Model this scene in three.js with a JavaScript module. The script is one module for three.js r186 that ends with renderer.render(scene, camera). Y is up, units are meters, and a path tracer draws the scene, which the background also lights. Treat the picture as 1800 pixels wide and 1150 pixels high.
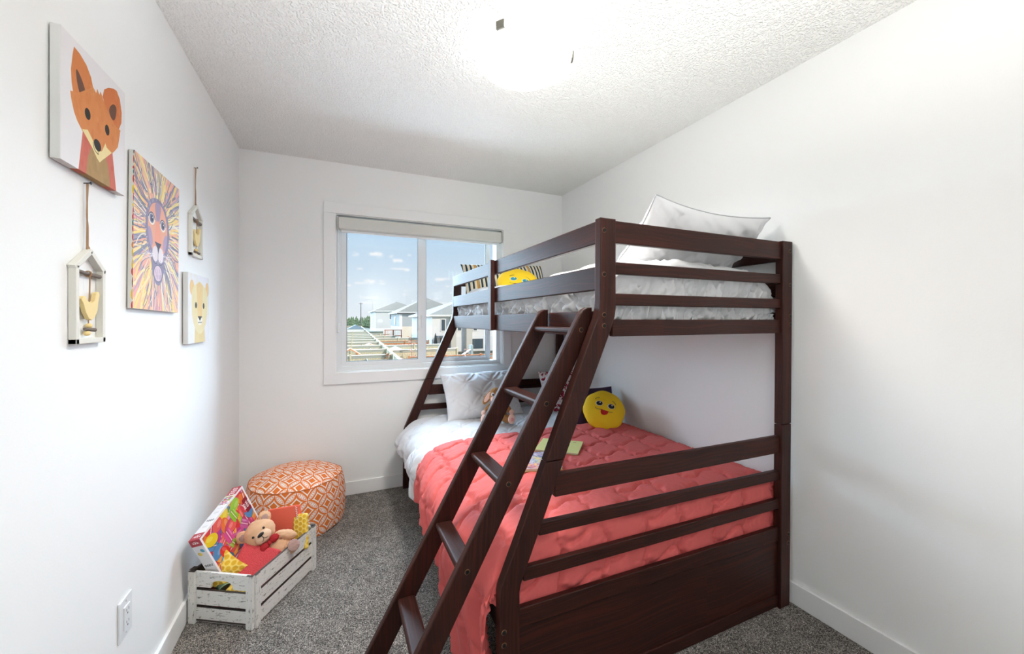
import * as THREE from 'three';
import { RoundedBoxGeometry } from 'three/addons/geometries/RoundedBoxGeometry.js';
import { mergeGeometries, mergeVertices } from 'three/addons/utils/BufferGeometryUtils.js';
import { createNoise2D, createNoise3D } from 'simplex-noise';

// ---------------------------------------------------------------- camera, sky, sun, exposure
const V = (x, y, z) => new THREE.Vector3(x, y, z);
const scene = new THREE.Scene();
const W = 1800, H = 1150, FOCAL = 694.35, YAW = 0.41763, EYE = 1.2894, HORIZON = 563;
const camera = new THREE.PerspectiveCamera(2 * Math.atan(H / 2 / FOCAL) * 180 / Math.PI, W / H, 0.05, 900);
camera.position.set(0, EYE, 0);
camera.rotation.set(0, -YAW, 0);
camera.setViewOffset(W, H, 0, H / 2 - HORIZON, W, H);
scene.add(camera);
const renderer = new THREE.WebGLRenderer();
renderer.toneMapping = THREE.LinearToneMapping;
renderer.toneMappingExposure = 1.45;
renderer.shadowMap.enabled = true;

function rng(seed) { let s = seed >>> 0; return () => { s = (s + 0x6d2b79f5) | 0; let t = Math.imul(s ^ (s >>> 15), 1 | s); t = (t + Math.imul(t ^ (t >>> 7), 61 | t)) ^ t; return ((t ^ (t >>> 14)) >>> 0) / 4294967296; }; }
const R0 = rng(11);
const n2 = createNoise2D(rng(3)), n3 = createNoise3D(rng(7));
const fbm2 = (x, y, o = 4) => { let s = 0, a = 0.5; for (let i = 0; i < o; i++) { s += a * n2(x, y); x *= 2.03; y *= 2.03; a *= 0.5; } return s; };
const fbm3 = (x, y, z, o = 3) => { let s = 0, a = 0.5; for (let i = 0; i < o; i++) { s += a * n3(x, y, z); x *= 2.03; y *= 2.03; z *= 2.03; a *= 0.5; } return s; };
const clamp = (x, a = 0, b = 1) => Math.min(b, Math.max(a, x));
const sm = (x, a, b) => { const t = clamp((x - a) / (b - a)); return t * t * (3 - 2 * t); };
const mix = (a, b, t) => a + (b - a) * t;
const mix3 = (a, b, t) => [mix(a[0], b[0], t), mix(a[1], b[1], t), mix(a[2], b[2], t)];

{ // clear blue sky, paler towards the horizon, with small fair-weather clouds all round
  const w = 2048, h = 1024, data = new Float32Array(w * h * 4);
  const stops = [[0, [0.66, 0.71, 0.75]], [4, [0.57, 0.66, 0.73]], [8, [0.46, 0.585, 0.70]], [13, [0.36, 0.515, 0.665]], [30, [0.22, 0.43, 0.68]], [90, [0.14, 0.30, 0.58]]];
  for (let r = 0; r < h; r++) {
    const el = ((r + 0.5) / h - 0.5) * 180; let c = stops[0][1];
    for (let i = 1; i < stops.length; i++) if (el >= stops[i - 1][0]) c = mix3(stops[i - 1][1], stops[i][1], clamp((el - stops[i - 1][0]) / (stops[i][0] - stops[i - 1][0])));
    if (el < 0) c = [0.5, 0.52, 0.5];
    for (let q = 0; q < w; q++) {
      const az = ((q + 0.5) / w - 0.5) * 360; let k = 0;
      if (el > 0.5) { const e = Math.sqrt(el) * 3.1, d = fbm3(Math.cos(az / 57.3) * 9, e * 1.25, Math.sin(az / 57.3) * 9, 5); k = sm(d, 0.27 + 0.16 * sm(el, 5, 11), 0.46 + 0.1 * sm(el, 5, 11)) * sm(el, 0.5, 2) * 0.9; }
      const o = (r * w + q) * 4; for (let i = 0; i < 3; i++) data[o + i] = 0.85 * mix(c[i], 0.78, k); data[o + 3] = 1;
    }
  }
  const t = new THREE.DataTexture(data, w, h, THREE.RGBAFormat, THREE.FloatType);
  t.mapping = THREE.EquirectangularReflectionMapping; t.magFilter = THREE.LinearFilter; t.needsUpdate = true; scene.background = t;
}
const sun = new THREE.DirectionalLight(0xfff1dc, 2.1);
sun.position.set(62, 55, 40); sun.target.position.set(8, -2, -50); scene.add(sun, sun.target);
Object.assign(sun.shadow.camera, { left: -90, right: 90, top: 90, bottom: -90, near: 1, far: 300 }); sun.shadow.mapSize.set(4096, 4096);

// unseen soft blue light, brighter than the sky, lighting the room through the window
const unseenWindowLight = new THREE.DirectionalLight(new THREE.Color().setRGB(0.60, 0.81, 1.0), 20.5);
unseenWindowLight.position.set(6, 22, -110); unseenWindowLight.target.position.set(0.65, 1, -1); unseenWindowLight.shadow.radius = 190; unseenWindowLight.name = 'unseen_window_light'; scene.add(unseenWindowLight, unseenWindowLight.target);
Object.assign(unseenWindowLight.shadow.camera, { left: -90, right: 90, top: 90, bottom: -90, near: 1, far: 300 }); unseenWindowLight.shadow.mapSize.set(4096, 4096);

// ---------------------------------------------------------------- measures of the room (metres)
const XL = -0.597, XR = 1.907, ZB = -3.157, ZF = 0.16, CEIL = 2.44, TH = 0.14;

// ---------------------------------------------------------------- helpers
const used = {};
const numbered = (n) => { const k = used[n] = (used[n] ?? -1) + 1; return k ? `${n}_${String(k).padStart(3, '0')}` : n; };
function mesh(name, geo, mat, parent) { const m = new THREE.Mesh(geo, mat); m.name = name; if (parent) parent.add(m); return m; }
function thing(name, label, category, group) { const g = new THREE.Group(); g.name = numbered(name); g.userData = { label, category }; if (group) g.userData.group = group; scene.add(g); return g; }
function single(name, geo, mat, label, category, group) { const m = mesh(numbered(name), geo, mat, scene); m.userData = { label, category }; if (group) m.userData.group = group; return m; }
function struct(name, geo, mat) { const m = mesh(name, geo, mat, scene); m.userData = { kind: 'structure' }; return m; }
function rebase(g, x, y, z) { g.position.set(x, y, z); for (const c of g.children) { c.position.x -= x; c.position.y -= y; c.position.z -= z; } return g; }
function std(color, roughness = 0.6, o = {}) { const p = 'clearcoat' in o || 'sheen' in o || 'transmission' in o; return new (p ? THREE.MeshPhysicalMaterial : THREE.MeshStandardMaterial)({ color, roughness, ...o }); }
const lin = (r, g, b) => new THREE.Color().setRGB(r, g, b);
function dtex(w, h, fn, { srgb = true, size } = {}) {
  const d = new Uint8Array(w * h * 4);
  for (let y = 0; y < h; y++) for (let x = 0; x < w; x++) { const c = fn(x / w, y / h), o = (y * w + x) * 4; d[o] = clamp(c[0], 0, 255); d[o + 1] = clamp(c[1], 0, 255); d[o + 2] = clamp(c[2], 0, 255); d[o + 3] = 255; }
  const t = new THREE.DataTexture(d, w, h); t.wrapS = t.wrapT = THREE.RepeatWrapping; t.magFilter = THREE.LinearFilter; t.minFilter = THREE.LinearMipmapLinearFilter;
  if (srgb) t.colorSpace = THREE.SRGBColorSpace; if (size) t.repeat.set(1 / size[0], 1 / size[1]); t.needsUpdate = true; return t;
}
function ctex(w, h, draw, { size } = {}) {
  const c = document.createElement('canvas'); c.width = w; c.height = h; const x = c.getContext('2d'); draw(x, w, h);
  const t = new THREE.CanvasTexture(c); t.wrapS = t.wrapT = THREE.RepeatWrapping; t.colorSpace = THREE.SRGBColorSpace; if (size) t.repeat.set(1 / size[0], 1 / size[1]); return t;
}
// tileable noise: value noise on a lattice of n x n cells
function tileNoise(n, seed) { const r = rng(seed), g = Float32Array.from({ length: n * n }, r); return (u, v) => { const x = u * n, y = v * n, i = Math.floor(x), j = Math.floor(y), s = x - i, t = y - j, a = s * s * (3 - 2 * s), b = t * t * (3 - 2 * t), G = (p, q) => g[((q % n + n) % n) * n + ((p % n + n) % n)]; return mix(mix(G(i, j), G(i + 1, j), a), mix(G(i, j + 1), G(i + 1, j + 1), a), b); }; }
// uv in metres from position, face by face; grain axis becomes u
function boxUV(geo, grain = 0, off) {
  const g = geo.index ? geo.toNonIndexed() : geo, p = g.attributes.position, uv = new Float32Array(p.count * 2), a = V(), b = V(), c = V(), n = V();
  const ou = off ? off[0] : R0() * 3, ov = off ? off[1] : R0() * 3;
  for (let i = 0; i < p.count; i += 3) {
    a.fromBufferAttribute(p, i); b.fromBufferAttribute(p, i + 1); c.fromBufferAttribute(p, i + 2);
    n.subVectors(b, a).cross(c.clone().sub(a)); const w = [Math.abs(n.x), Math.abs(n.y), Math.abs(n.z)], k = w.indexOf(Math.max(...w));
    const ax = [0, 1, 2].filter((q) => q !== k); const U = ax.includes(grain) ? grain : ax[0], Vv = ax.find((q) => q !== U);
    [a, b, c].forEach((q, j) => { const e = [q.x, q.y, q.z]; uv[(i + j) * 2] = e[U] + ou; uv[(i + j) * 2 + 1] = e[Vv] + ov; });
  }
  g.setAttribute('uv', new THREE.BufferAttribute(uv, 2)); return g;
}
const rbox = (w, h, d, r = 0.003, grain = 0, seg = 1) => boxUV(new RoundedBoxGeometry(w, h, d, seg, Math.min(r, w / 2.01, h / 2.01, d / 2.01)), grain);
const boxAt = (x0, x1, y0, y1, z0, z1) => { const g = boxUV(new THREE.BoxGeometry(x1 - x0, y1 - y0, z1 - z0), 0, [0, 0]); g.translate((x0 + x1) / 2, (y0 + y1) / 2, (z0 + z1) / 2); return boxUV(g, 0, [0, 0]); };
// a board from p0 to p1 (its centre line), h high and t thick, x axis along the board
function board(name, p0, p1, h, t, mat, parent, up = V(0, 1, 0), r = 0.004) {
  const d = p1.clone().sub(p0), L = d.length(); d.normalize(); const z = d.clone().cross(up).normalize(), y = z.clone().cross(d);
  const m = mesh(name, rbox(L, h, t, r, 0), mat, parent); m.position.copy(p0).add(p1).multiplyScalar(0.5); m.quaternion.setFromRotationMatrix(new THREE.Matrix4().makeBasis(d, y, z)); return m;
}
function prism(pts, depth, bevel = 0.003, grain = 1) { // polygon in x,y extruded towards +z
  const s = new THREE.Shape(pts.map(([x, y]) => new THREE.Vector2(x, y)));
  const g = new THREE.ExtrudeGeometry(s, { depth: depth - 2 * bevel, bevelEnabled: bevel > 0, bevelSize: bevel, bevelThickness: bevel, bevelOffset: -bevel, bevelSegments: 2, curveSegments: 8 });
  g.translate(0, 0, bevel); return boxUV(g, grain);
}
function cyl(p0, p1, r0, r1 = r0, seg = 10) { const d = p1.clone().sub(p0), L = d.length(), g = new THREE.CylinderGeometry(r1, r0, L, seg); g.applyQuaternion(new THREE.Quaternion().setFromUnitVectors(V(0, 1, 0), d.normalize())); g.translate((p0.x + p1.x) / 2, (p0.y + p1.y) / 2, (p0.z + p1.z) / 2); return g; }
const tube = (pts, r, n = 40, seg = 6, closed = false) => new THREE.TubeGeometry(new THREE.CatmullRomCurve3(pts, closed), n, r, seg, closed);
const merge = (...g) => mergeGeometries(g.flat().map((q) => { const e = q.index ? q.toNonIndexed() : q; for (const k of Object.keys(e.attributes)) if (!['position', 'normal', 'uv'].includes(k)) e.deleteAttribute(k); return e; }));
// soft sheet: outer grid from fn(u, v) -> {p, uv}; a second layer lies thick below it
function sheet(nu, nv, fn, thick = 0.006) {
  const P = [], UV = [], N = [], idx = [], q = (i, j) => j * (nu + 1) + i;
  for (let j = 0; j <= nv; j++) for (let i = 0; i <= nu; i++) { const e = fn(i / nu, j / nv); P.push(e.p); UV.push(e.uv); }
  for (let j = 0; j <= nv; j++) for (let i = 0; i <= nu; i++) { const a = P[q(Math.max(0, i - 1), j)], b = P[q(Math.min(nu, i + 1), j)], c = P[q(i, Math.max(0, j - 1))], d = P[q(i, Math.min(nv, j + 1))]; N.push(b.clone().sub(a).cross(d.clone().sub(c)).normalize()); }
  const n = P.length, pos = [], uv = [];
  for (let k = 0; k < n; k++) { pos.push(P[k].x, P[k].y, P[k].z); uv.push(...UV[k]); }
  for (let k = 0; k < n; k++) { const e = P[k].clone().addScaledVector(N[k], -thick); pos.push(e.x, e.y, e.z); uv.push(...UV[k]); }
  for (let j = 0; j < nv; j++) for (let i = 0; i < nu; i++) { const a = q(i, j), b = q(i + 1, j), c = q(i + 1, j + 1), d = q(i, j + 1); idx.push(a, b, c, a, c, d, n + a, n + c, n + b, n + a, n + d, n + c); }
  const rim = []; for (let i = 0; i < nu; i++) rim.push([q(i + 1, 0), q(i, 0)], [q(i, nv), q(i + 1, nv)]); for (let j = 0; j < nv; j++) rim.push([q(0, j), q(0, j + 1)], [q(nu, j + 1), q(nu, j)]);
  for (const [a, b] of rim) idx.push(a, b, n + b, a, n + b, n + a);
  const g = new THREE.BufferGeometry(); g.setAttribute('position', new THREE.Float32BufferAttribute(pos, 3)); g.setAttribute('uv', new THREE.Float32BufferAttribute(uv, 2)); g.setIndex(idx); g.computeVertexNormals(); return g;
}
// a cushion in the x,y plane, facing +z; concave edges, pointed corners
function cushion(w, h, t, { n = 48, pull = 0.05, disp = () => 0, pow = 0.5, droop = 0 } = {}) {
  const pos = [], uv = [], idx = [], K = (n + 1) * (n + 1);
  for (let s = 0; s < 2; s++) for (let j = 0; j <= n; j++) for (let i = 0; i <= n; i++) {
    const a = Math.sin((i / n * 2 - 1) * Math.PI / 2), b = Math.sin((j / n * 2 - 1) * Math.PI / 2), e = Math.pow(Math.max(0, 1 - a * a), pow) * Math.pow(Math.max(0, 1 - b * b), pow);
    const x = w / 2 * a * (1 - pull * (1 - b * b)), y = h / 2 * b * (1 - pull * (1 - a * a)) - droop * (1 - a * a);
    const z = (s ? -1 : 1) * (t / 2 * e + Math.min(1, e * 2.5) * disp(x, y, s));
    pos.push(x, y, z); uv.push(x + w / 2, y + h / 2);
  }
  for (let s = 0; s < 2; s++) for (let j = 0; j < n; j++) for (let i = 0; i < n; i++) { const a = s * K + j * (n + 1) + i, b = a + 1, c = a + n + 2, d = a + n + 1; s ? idx.push(a, c, b, a, d, c) : idx.push(a, b, c, a, c, d); }
  const g = new THREE.BufferGeometry(); g.setAttribute('position', new THREE.Float32BufferAttribute(pos, 3)); g.setAttribute('uv', new THREE.Float32BufferAttribute(uv, 2)); g.setIndex(idx); g.computeVertexNormals();
  g.userData.border = Array.from({ length: 80 }, (_, k) => { const f = k / 20, s = Math.floor(f), q = Math.sin(((f - s) * 2 - 1) * Math.PI / 2), [a, b] = [[q, -1], [1, q], [-q, 1], [-1, -q]][s]; return V(w / 2 * a * (1 - pull * (1 - b * b)), h / 2 * b * (1 - pull * (1 - a * a)) - droop * (1 - a * a), 0); });
  return g;
}
// fuzzy ball for plush toys
function fluff(rx, ry, rz, amp = 0.0018, seg = 28, freq = 160) {
  const g = new THREE.SphereGeometry(1, seg, Math.round(seg * 0.7)), p = g.attributes.position;
  for (let i = 0; i < p.count; i++) { const x = p.getX(i), y = p.getY(i), z = p.getZ(i), k = fbm3(x * rx * freq, y * ry * freq, z * rz * freq, 2) * amp + fbm3(x * 2.2 + 5, y * 2.2, z * 2.2, 2) * amp * 1.6; p.setXYZ(i, x * (rx + k), y * (ry + k), z * (rz + k)); }
  g.computeVertexNormals(); return g;
}
// flat patch (polygon in x,y) laid on a surface z = f(x, y)
function patch(geo, f, lift = 0.0015) { const p = geo.attributes.position; for (let i = 0; i < p.count; i++) p.setZ(i, f(p.getX(i), p.getY(i)) + lift + p.getZ(i)); geo.computeVertexNormals(); return geo; }
const disc = (x, y, rx, ry, rot = 0) => { const g = new THREE.RingGeometry(0.0001, 1, 28, 4); g.scale(rx, ry, 1); g.rotateZ(rot); g.translate(x, y, 0); return g; };
const xf = (g, x, y, z, rx = 0, ry = 0, rz = 0) => { if (rz) g.rotateZ(rz); if (rx) g.rotateX(rx); if (ry) g.rotateY(ry); g.translate(x, y, z); return g; };
// a photo pixel as a point at depth D along the viewing axis
const RT = V(Math.cos(YAW), 0, Math.sin(YAW)), FW = V(Math.sin(YAW), 0, -Math.cos(YAW));
const px = (u, v, D) => V(0, EYE - (v - HORIZON) / FOCAL * D, 0).addScaledVector(FW, D).addScaledVector(RT, (u - W / 2) / FOCAL * D);

// ---------------------------------------------------------------- materials
const tnA = tileNoise(64, 21), tnB = tileNoise(256, 22), tnC = tileNoise(512, 23), tnD = tileNoise(16, 24);
const wallMat = std(lin(0.91, 0.915, 0.91), 0.72, { bumpMap: dtex(512, 512, (u, v) => { const k = 110 + 90 * (tnB(u, v) * 0.6 + tnC(u, v) * 0.4); return [k, k, k]; }, { srgb: false, size: [0.8, 0.8] }), bumpScale: 0.0004 });
const ceilTex = dtex(1024, 1024, (u, v) => { const a = tnB(u, v), b = tnC(u + 0.3, v + 0.1), c = tnA(u, v); const k = sm(a * 0.55 + b * 0.35 + c * 0.25, 0.42, 0.78) * 255; return [k, k, k]; }, { srgb: false, size: [1.5, 1.5] });
const ceilMat = std(lin(0.915, 0.91, 0.885), 0.9, { bumpMap: ceilTex, bumpScale: 0.0035 });
const trimMat = std(lin(0.89, 0.895, 0.895), 0.38);
const vinylMat = std(lin(0.83, 0.85, 0.86), 0.35);
const gasketMat = std(lin(0.03, 0.03, 0.045), 0.6);
const carpetTex = dtex(1024, 1024, (u, v) => { const f = tnC(u, v) * 0.55 + tnC(v + 0.37, u + 0.11) * 0.45, m = tnB(u, v), c = tnD(u, v) * 0.6 + tnA(u, v) * 0.4; const k = 0.62 + (f - 0.5) * 1.75 + (m - 0.5) * 0.5 + (c - 0.5) * 0.22; return [164 * k + 20, 156 * k + 20, 149 * k + 19]; }, { size: [0.85, 0.85] });
const carpetBump = dtex(1024, 1024, (u, v) => { const k = 255 * clamp(tnC(u, v) * 0.6 + tnB(u, v) * 0.4); return [k, k, k]; }, { srgb: false, size: [0.85, 0.85] });
const carpetMat = std(0xffffff, 1, { map: carpetTex, bumpMap: carpetBump, bumpScale: 0.006 });
const woodTex = dtex(1024, 256, (u, v) => {
  const w = v + 0.020 * Math.sin(u * 6.283 * 2) + 0.012 * (tnD(u, v) - 0.5); const g = tnA(u * 0.06, w * 1.0) * 0.55 + tnB(u * 0.08 + 0.2, w * 0.7) * 0.3 + tnC(u * 0.3, w) * 0.15;
  let k = sm(g, 0.28, 0.75); let knot = 0; for (const [a, b, s] of [[0.22, 0.33, 0.035], [0.71, 0.72, 0.03]]) { const d = Math.hypot((u - a) * 4, (v - b)) / s; knot = Math.max(knot, Math.exp(-d * d) ); }
  k *= 1 - 0.8 * knot; return [46 + 24 * k, 22 + 9.5 * k, 17 + 6.5 * k];
}, { size: [1.1, 0.28] });
const woodMat = std(lin(0.9, 0.88, 0.86), 0.46, { map: woodTex, specularIntensity: 0.55, clearcoat: 0 });
const boltMat = std(lin(0.02, 0.02, 0.02), 0.35, { metalness: 0.6 });
const fabricBump = dtex(256, 256, (u, v) => { const k = 128 + 60 * Math.sin(u * 6.283 * 64) * Math.sin(v * 6.283 * 64) + 60 * (tnB(u, v) - 0.5); return [k, k, k]; }, { srgb: false, size: [0.12, 0.12] });
const whiteCloth = std(lin(0.69, 0.70, 0.73), 0.85, { sheen: 0.15, sheenRoughness: 0.5, bumpMap: fabricBump, bumpScale: 0.0004 });
const satinCloth = std(lin(0.74, 0.745, 0.76), 0.65, { sheen: 0.15, sheenRoughness: 0.4, bumpMap: fabricBump, bumpScale: 0.0003 });
const coralCloth = std(lin(0.76, 0.135, 0.125), 0.78, { sheen: 0.35, sheenRoughness: 0.5, sheenColor: lin(0.9, 0.5, 0.45), bumpMap: fabricBump, bumpScale: 0.0004 });
const plastic = (r, g, b, ro = 0.4) => std(lin(r, g, b), ro);
const black = plastic(0.01, 0.01, 0.012, 0.35), whiteP = plastic(0.82, 0.82, 0.82, 0.4);

// ---------------------------------------------------------------- room shell
struct('floor', boxAt(XL - TH, XR + TH, -0.15, 0, ZB - TH, ZF + TH), carpetMat);
struct('ceiling', boxAt(XL - TH, XR + TH, CEIL, CEIL + 0.15, ZB - TH, ZF + TH), ceilMat);
struct('wall_left', boxAt(XL - TH, XL, 0, CEIL, ZB - TH, ZF + TH), wallMat);
struct('wall_right', boxAt(XR, XR + TH, 0, CEIL, ZB - TH, ZF + TH), wallMat);
struct('wall_front', boxAt(XL, XR, 0, CEIL, ZF, ZF + TH), wallMat);
const OX0 = -0.007, OX1 = 1.312, OY0 = 0.905, OY1 = 2.068; // the window opening
struct('wall_back', merge(boxAt(XL, OX0, 0, CEIL, ZB - TH, ZB), boxAt(OX1, XR, 0, CEIL, ZB - TH, ZB), boxAt(OX0, OX1, 0, OY0, ZB - TH, ZB), boxAt(OX0, OX1, OY1, CEIL, ZB - TH, ZB)), wallMat);
const BBH = 0.097, BBT = 0.013;
const baseShape = (L) => { const g = new RoundedBoxGeometry(L, BBH, BBT, 2, 0.003); return g; };
{ const a = struct('baseboard_left', baseShape(ZF - ZB), trimMat); a.rotation.y = Math.PI / 2; a.position.set(XL + BBT / 2, BBH / 2, (ZF + ZB) / 2);
  const b = struct('baseboard_right', baseShape(ZF - ZB), trimMat); b.rotation.y = Math.PI / 2; b.position.set(XR - BBT / 2, BBH / 2, (ZF + ZB) / 2);
  const c = struct('baseboard_back', baseShape(XR - XL - 2 * BBT), trimMat); c.position.set((XL + XR) / 2, BBH / 2, ZB + BBT / 2); }
{ // closed door behind the camera
  const d = new THREE.Group(); d.name = 'door_1'; d.userData = { kind: 'structure' }; scene.add(d); d.position.set(0.1, 0, ZF - 0.02);
  const leaf = mesh('door_leaf', rbox(0.76, 2.03, 0.035, 0.003), trimMat, d); leaf.position.y = 1.02; const k = mesh('door_handle', xf(fluff(0.028, 0.028, 0.028, 0), 0, 0, 0), boltMat, leaf); k.position.set(-0.32, -0.02, -0.05);
}
{ // flat casing boards round the window
  const t = new THREE.Group(); t.name = 'trim_1'; t.userData = { kind: 'structure' }; scene.add(t); const cw = 0.08, ct = 0.014, z = ZB + ct / 2;
  const add = (w, h, x, y, d = ct) => { const m = mesh('casing_board', rbox(w, h, d, 0.002), trimMat, t); m.position.set(x, y, ZB + d / 2); };
  add(cw, OY1 - OY0, OX0 - cw / 2, (OY0 + OY1) / 2); add(cw, OY1 - OY0, OX1 + cw / 2, (OY0 + OY1) / 2);
  add(OX1 - OX0 + 2 * cw, 0.078, (OX0 + OX1) / 2, OY1 + 0.039); add(OX1 - OX0 + 2 * cw, 0.082, (OX0 + OX1) / 2, OY0 - 0.041, 0.018);
}
{ // sliding vinyl window
  const w = new THREE.Group(); w.name = 'window_1'; w.userData = { kind: 'structure' }; scene.add(w); const zc = -3.245;
  const ring = (name, x0, x1, y0, y1, b, d, z, mat, p) => { const g = merge(boxAt(x0, x1, y0, y0 + b, z - d / 2, z + d / 2), boxAt(x0, x1, y1 - b, y1, z - d / 2, z + d / 2), boxAt(x0, x0 + b, y0 + b, y1 - b, z - d / 2, z + d / 2), boxAt(x1 - b, x1, y0 + b, y1 - b, z - d / 2, z + d / 2)); return mesh(name, g, mat, p); };
  ring('jamb_liner', OX0, OX1, OY0, OY1, 0.006, 0.10, ZB - 0.05, trimMat, w);
  ring('window_frame', OX0 + 0.004, OX1 - 0.004, OY0 + 0.004, OY1 - 0.004, 0.034, 0.085, zc - 0.008, vinylMat, w);
  const sash = (x0, x1, z) => { const s = ring('sash', x0 - 0.036, x1 + 0.036, 0.975 - 0.036, 2.02, 0.036, 0.032, z, vinylMat, w); ring('gasket', x0 - 0.001, x1 + 0.001, 0.974, 1.985, 0.0045, 0.010, z + 0.002, gasketMat, s); mesh('pane', boxAt(x0, x1, 0.975, 1.99, z - 0.004, z - 0.0035), std(0xffffff, 0.02, { transmission: 1, thickness: 0, ior: 1.45, specularIntensity: 0.45 }), s); return s; };
  const a = sash(0.068, 0.600, zc + 0.008); sash(0.672, 1.199, zc - 0.028);
  const l = mesh('latch', rbox(0.014, 0.10, 0.014, 0.004), vinylMat, a); l.position.set(0.628, 1.28, zc + 0.03);
}
// ---------------------------------------------------------------- roller blind
{
  const b = thing('roller_blind', 'rolled up cream roller blind in a cassette across the window top', 'blind'); const cm = std(lin(0.70, 0.70, 0.66), 0.6);
  mesh('cassette', xf(rbox(1.288, 0.088, 0.062, 0.010, 0, 3), 0.652, 2.001, -3.165), cm, b);
  for (const x of [0.0045, 1.2995]) mesh('end_cap', xf(rbox(0.007, 0.094, 0.068, 0.006, 0, 2), x, 2.0, -3.164), std(lin(0.6, 0.6, 0.57), 0.5), b);
  mesh('bottom_bar', xf(rbox(1.25, 0.020, 0.016, 0.006, 0, 3), 0.652, 1.946, -3.168), vinylMat, b);
  mesh('hem_line', xf(rbox(1.26, 0.004, 0.03, 0.001), 0.652, 1.956, -3.160), cm, b);
  mesh('pull_chain', merge(cyl(V(0.012, 1.955, -3.148), V(0.012, 1.245, -3.148), 0.0016), cyl(V(0.019, 1.955, -3.160), V(0.019, 1.245, -3.160), 0.0016)), vinylMat, b);
  mesh('chain_tensioner', xf(rbox(0.016, 0.075, 0.02, 0.004), 0.012, 1.235, -3.154), vinylMat, b);
  rebase(b, 0.652, 1.94, -3.165);
}
// ---------------------------------------------------------------- ceiling lamp
{
  const L = thing('ceiling_lamp', 'round frosted glass flush ceiling lamp, lit, with metal clips', 'ceiling lamp'); const cx = 0.7234, cz = -1.5017, rim = 2.40, Rr = 0.2;
  const pts = []; for (let i = 0; i <= 22; i++) { const a = i / 22 * Math.PI / 2; pts.push(new THREE.Vector2(Math.max(0.0005, Rr * Math.sin(a)), -0.09 * Math.cos(a))); } pts.push(new THREE.Vector2(Rr * 1.006, 0.004), new THREE.Vector2(Rr * 1.0, 0.008));
  const dome = mesh('glass_dome', new THREE.LatheGeometry(pts, 72), std(lin(0.9, 0.9, 0.88), 0.35, { emissive: lin(1, 0.985, 0.95), emissiveIntensity: 1.0 }), L); dome.position.set(cx, rim, cz);
  const pan = mesh('mounting_pan', new THREE.CylinderGeometry(0.172, 0.174, 0.028, 64), std(lin(0.80, 0.80, 0.78), 0.4), L); pan.position.set(cx, CEIL - 0.0145, cz);
  for (const a of [142.3, 22.3, 262.3]) { const c = mesh('glass_clip', merge(xf(rbox(0.004, 0.030, 0.034, 0.001), 0.2045, 0.004, 0), xf(rbox(0.022, 0.004, 0.034, 0.001), 0.194, 0.0175, 0), xf(rbox(0.014, 0.004, 0.034, 0.001), 0.1995, -0.010, 0)), std(lin(0.16, 0.155, 0.13), 0.35, { metalness: 0.5 }), L); c.position.set(cx, rim, cz); c.rotation.y = -a * Math.PI / 180; }
  const lamp = new THREE.SpotLight(lin(1, 0.965, 0.90), 5.2, 0, 1.32, 0.7, 2); lamp.position.set(cx, 2.345, cz); lamp.target.position.set(cx, 0, cz); lamp.shadow.radius = 7; lamp.name = 'lamp_light'; scene.add(lamp, lamp.target);
  const glow = new THREE.PointLight(lin(1, 0.965, 0.90), 0.03); glow.position.set(cx, 2.34, cz); glow.shadow.radius = 4; glow.name = 'lamp_glow'; scene.add(glow);
  rebase(L, cx, CEIL, cz);
}

// ---------------------------------------------------------------- added uplighter lamp, out of view by the front wall, soft fill off the ceiling
{
  const L = thing('added_floor_lamp', 'added white uplighter lamp, out of view fill light by the front wall', 'floor lamp'), x = 0.62, z = 0.0, m = std(lin(0.7, 0.7, 0.7), 0.4);
  mesh('base', xf(new THREE.CylinderGeometry(0.13, 0.14, 0.02, 40), 0, 0.01, 0), m, L); mesh('pole', cyl(V(0, 0.02, 0), V(0, 1.22, 0), 0.012, 0.012, 16), m, L);
  mesh('bowl', new THREE.LatheGeometry([[0.012, 1.19], [0.05, 1.205], [0.075, 1.23], [0.085, 1.255], [0.082, 1.255], [0.07, 1.235], [0.045, 1.215], [0.001, 1.21]].map(([a, b]) => new THREE.Vector2(a, b)), 40), m, L);
  const bulb = mesh('bulb', new THREE.SphereGeometry(0.04, 24, 16), std(lin(0.9, 0.9, 0.9), 0.4, { emissive: lin(0.95, 0.98, 1), emissiveIntensity: 3 }), L); bulb.position.y = 1.27;
  const up = new THREE.SpotLight(lin(1.0, 0.985, 0.95), 7.0, 0, 1.18, 0.9, 2); up.position.set(x, 1.30, z - 0.03); up.target.position.set(x - 0.02, 2.30, z - 0.26); up.shadow.radius = 2; up.name = 'added_uplight'; scene.add(up, up.target);
  L.position.set(x, 0, z);
}

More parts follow.
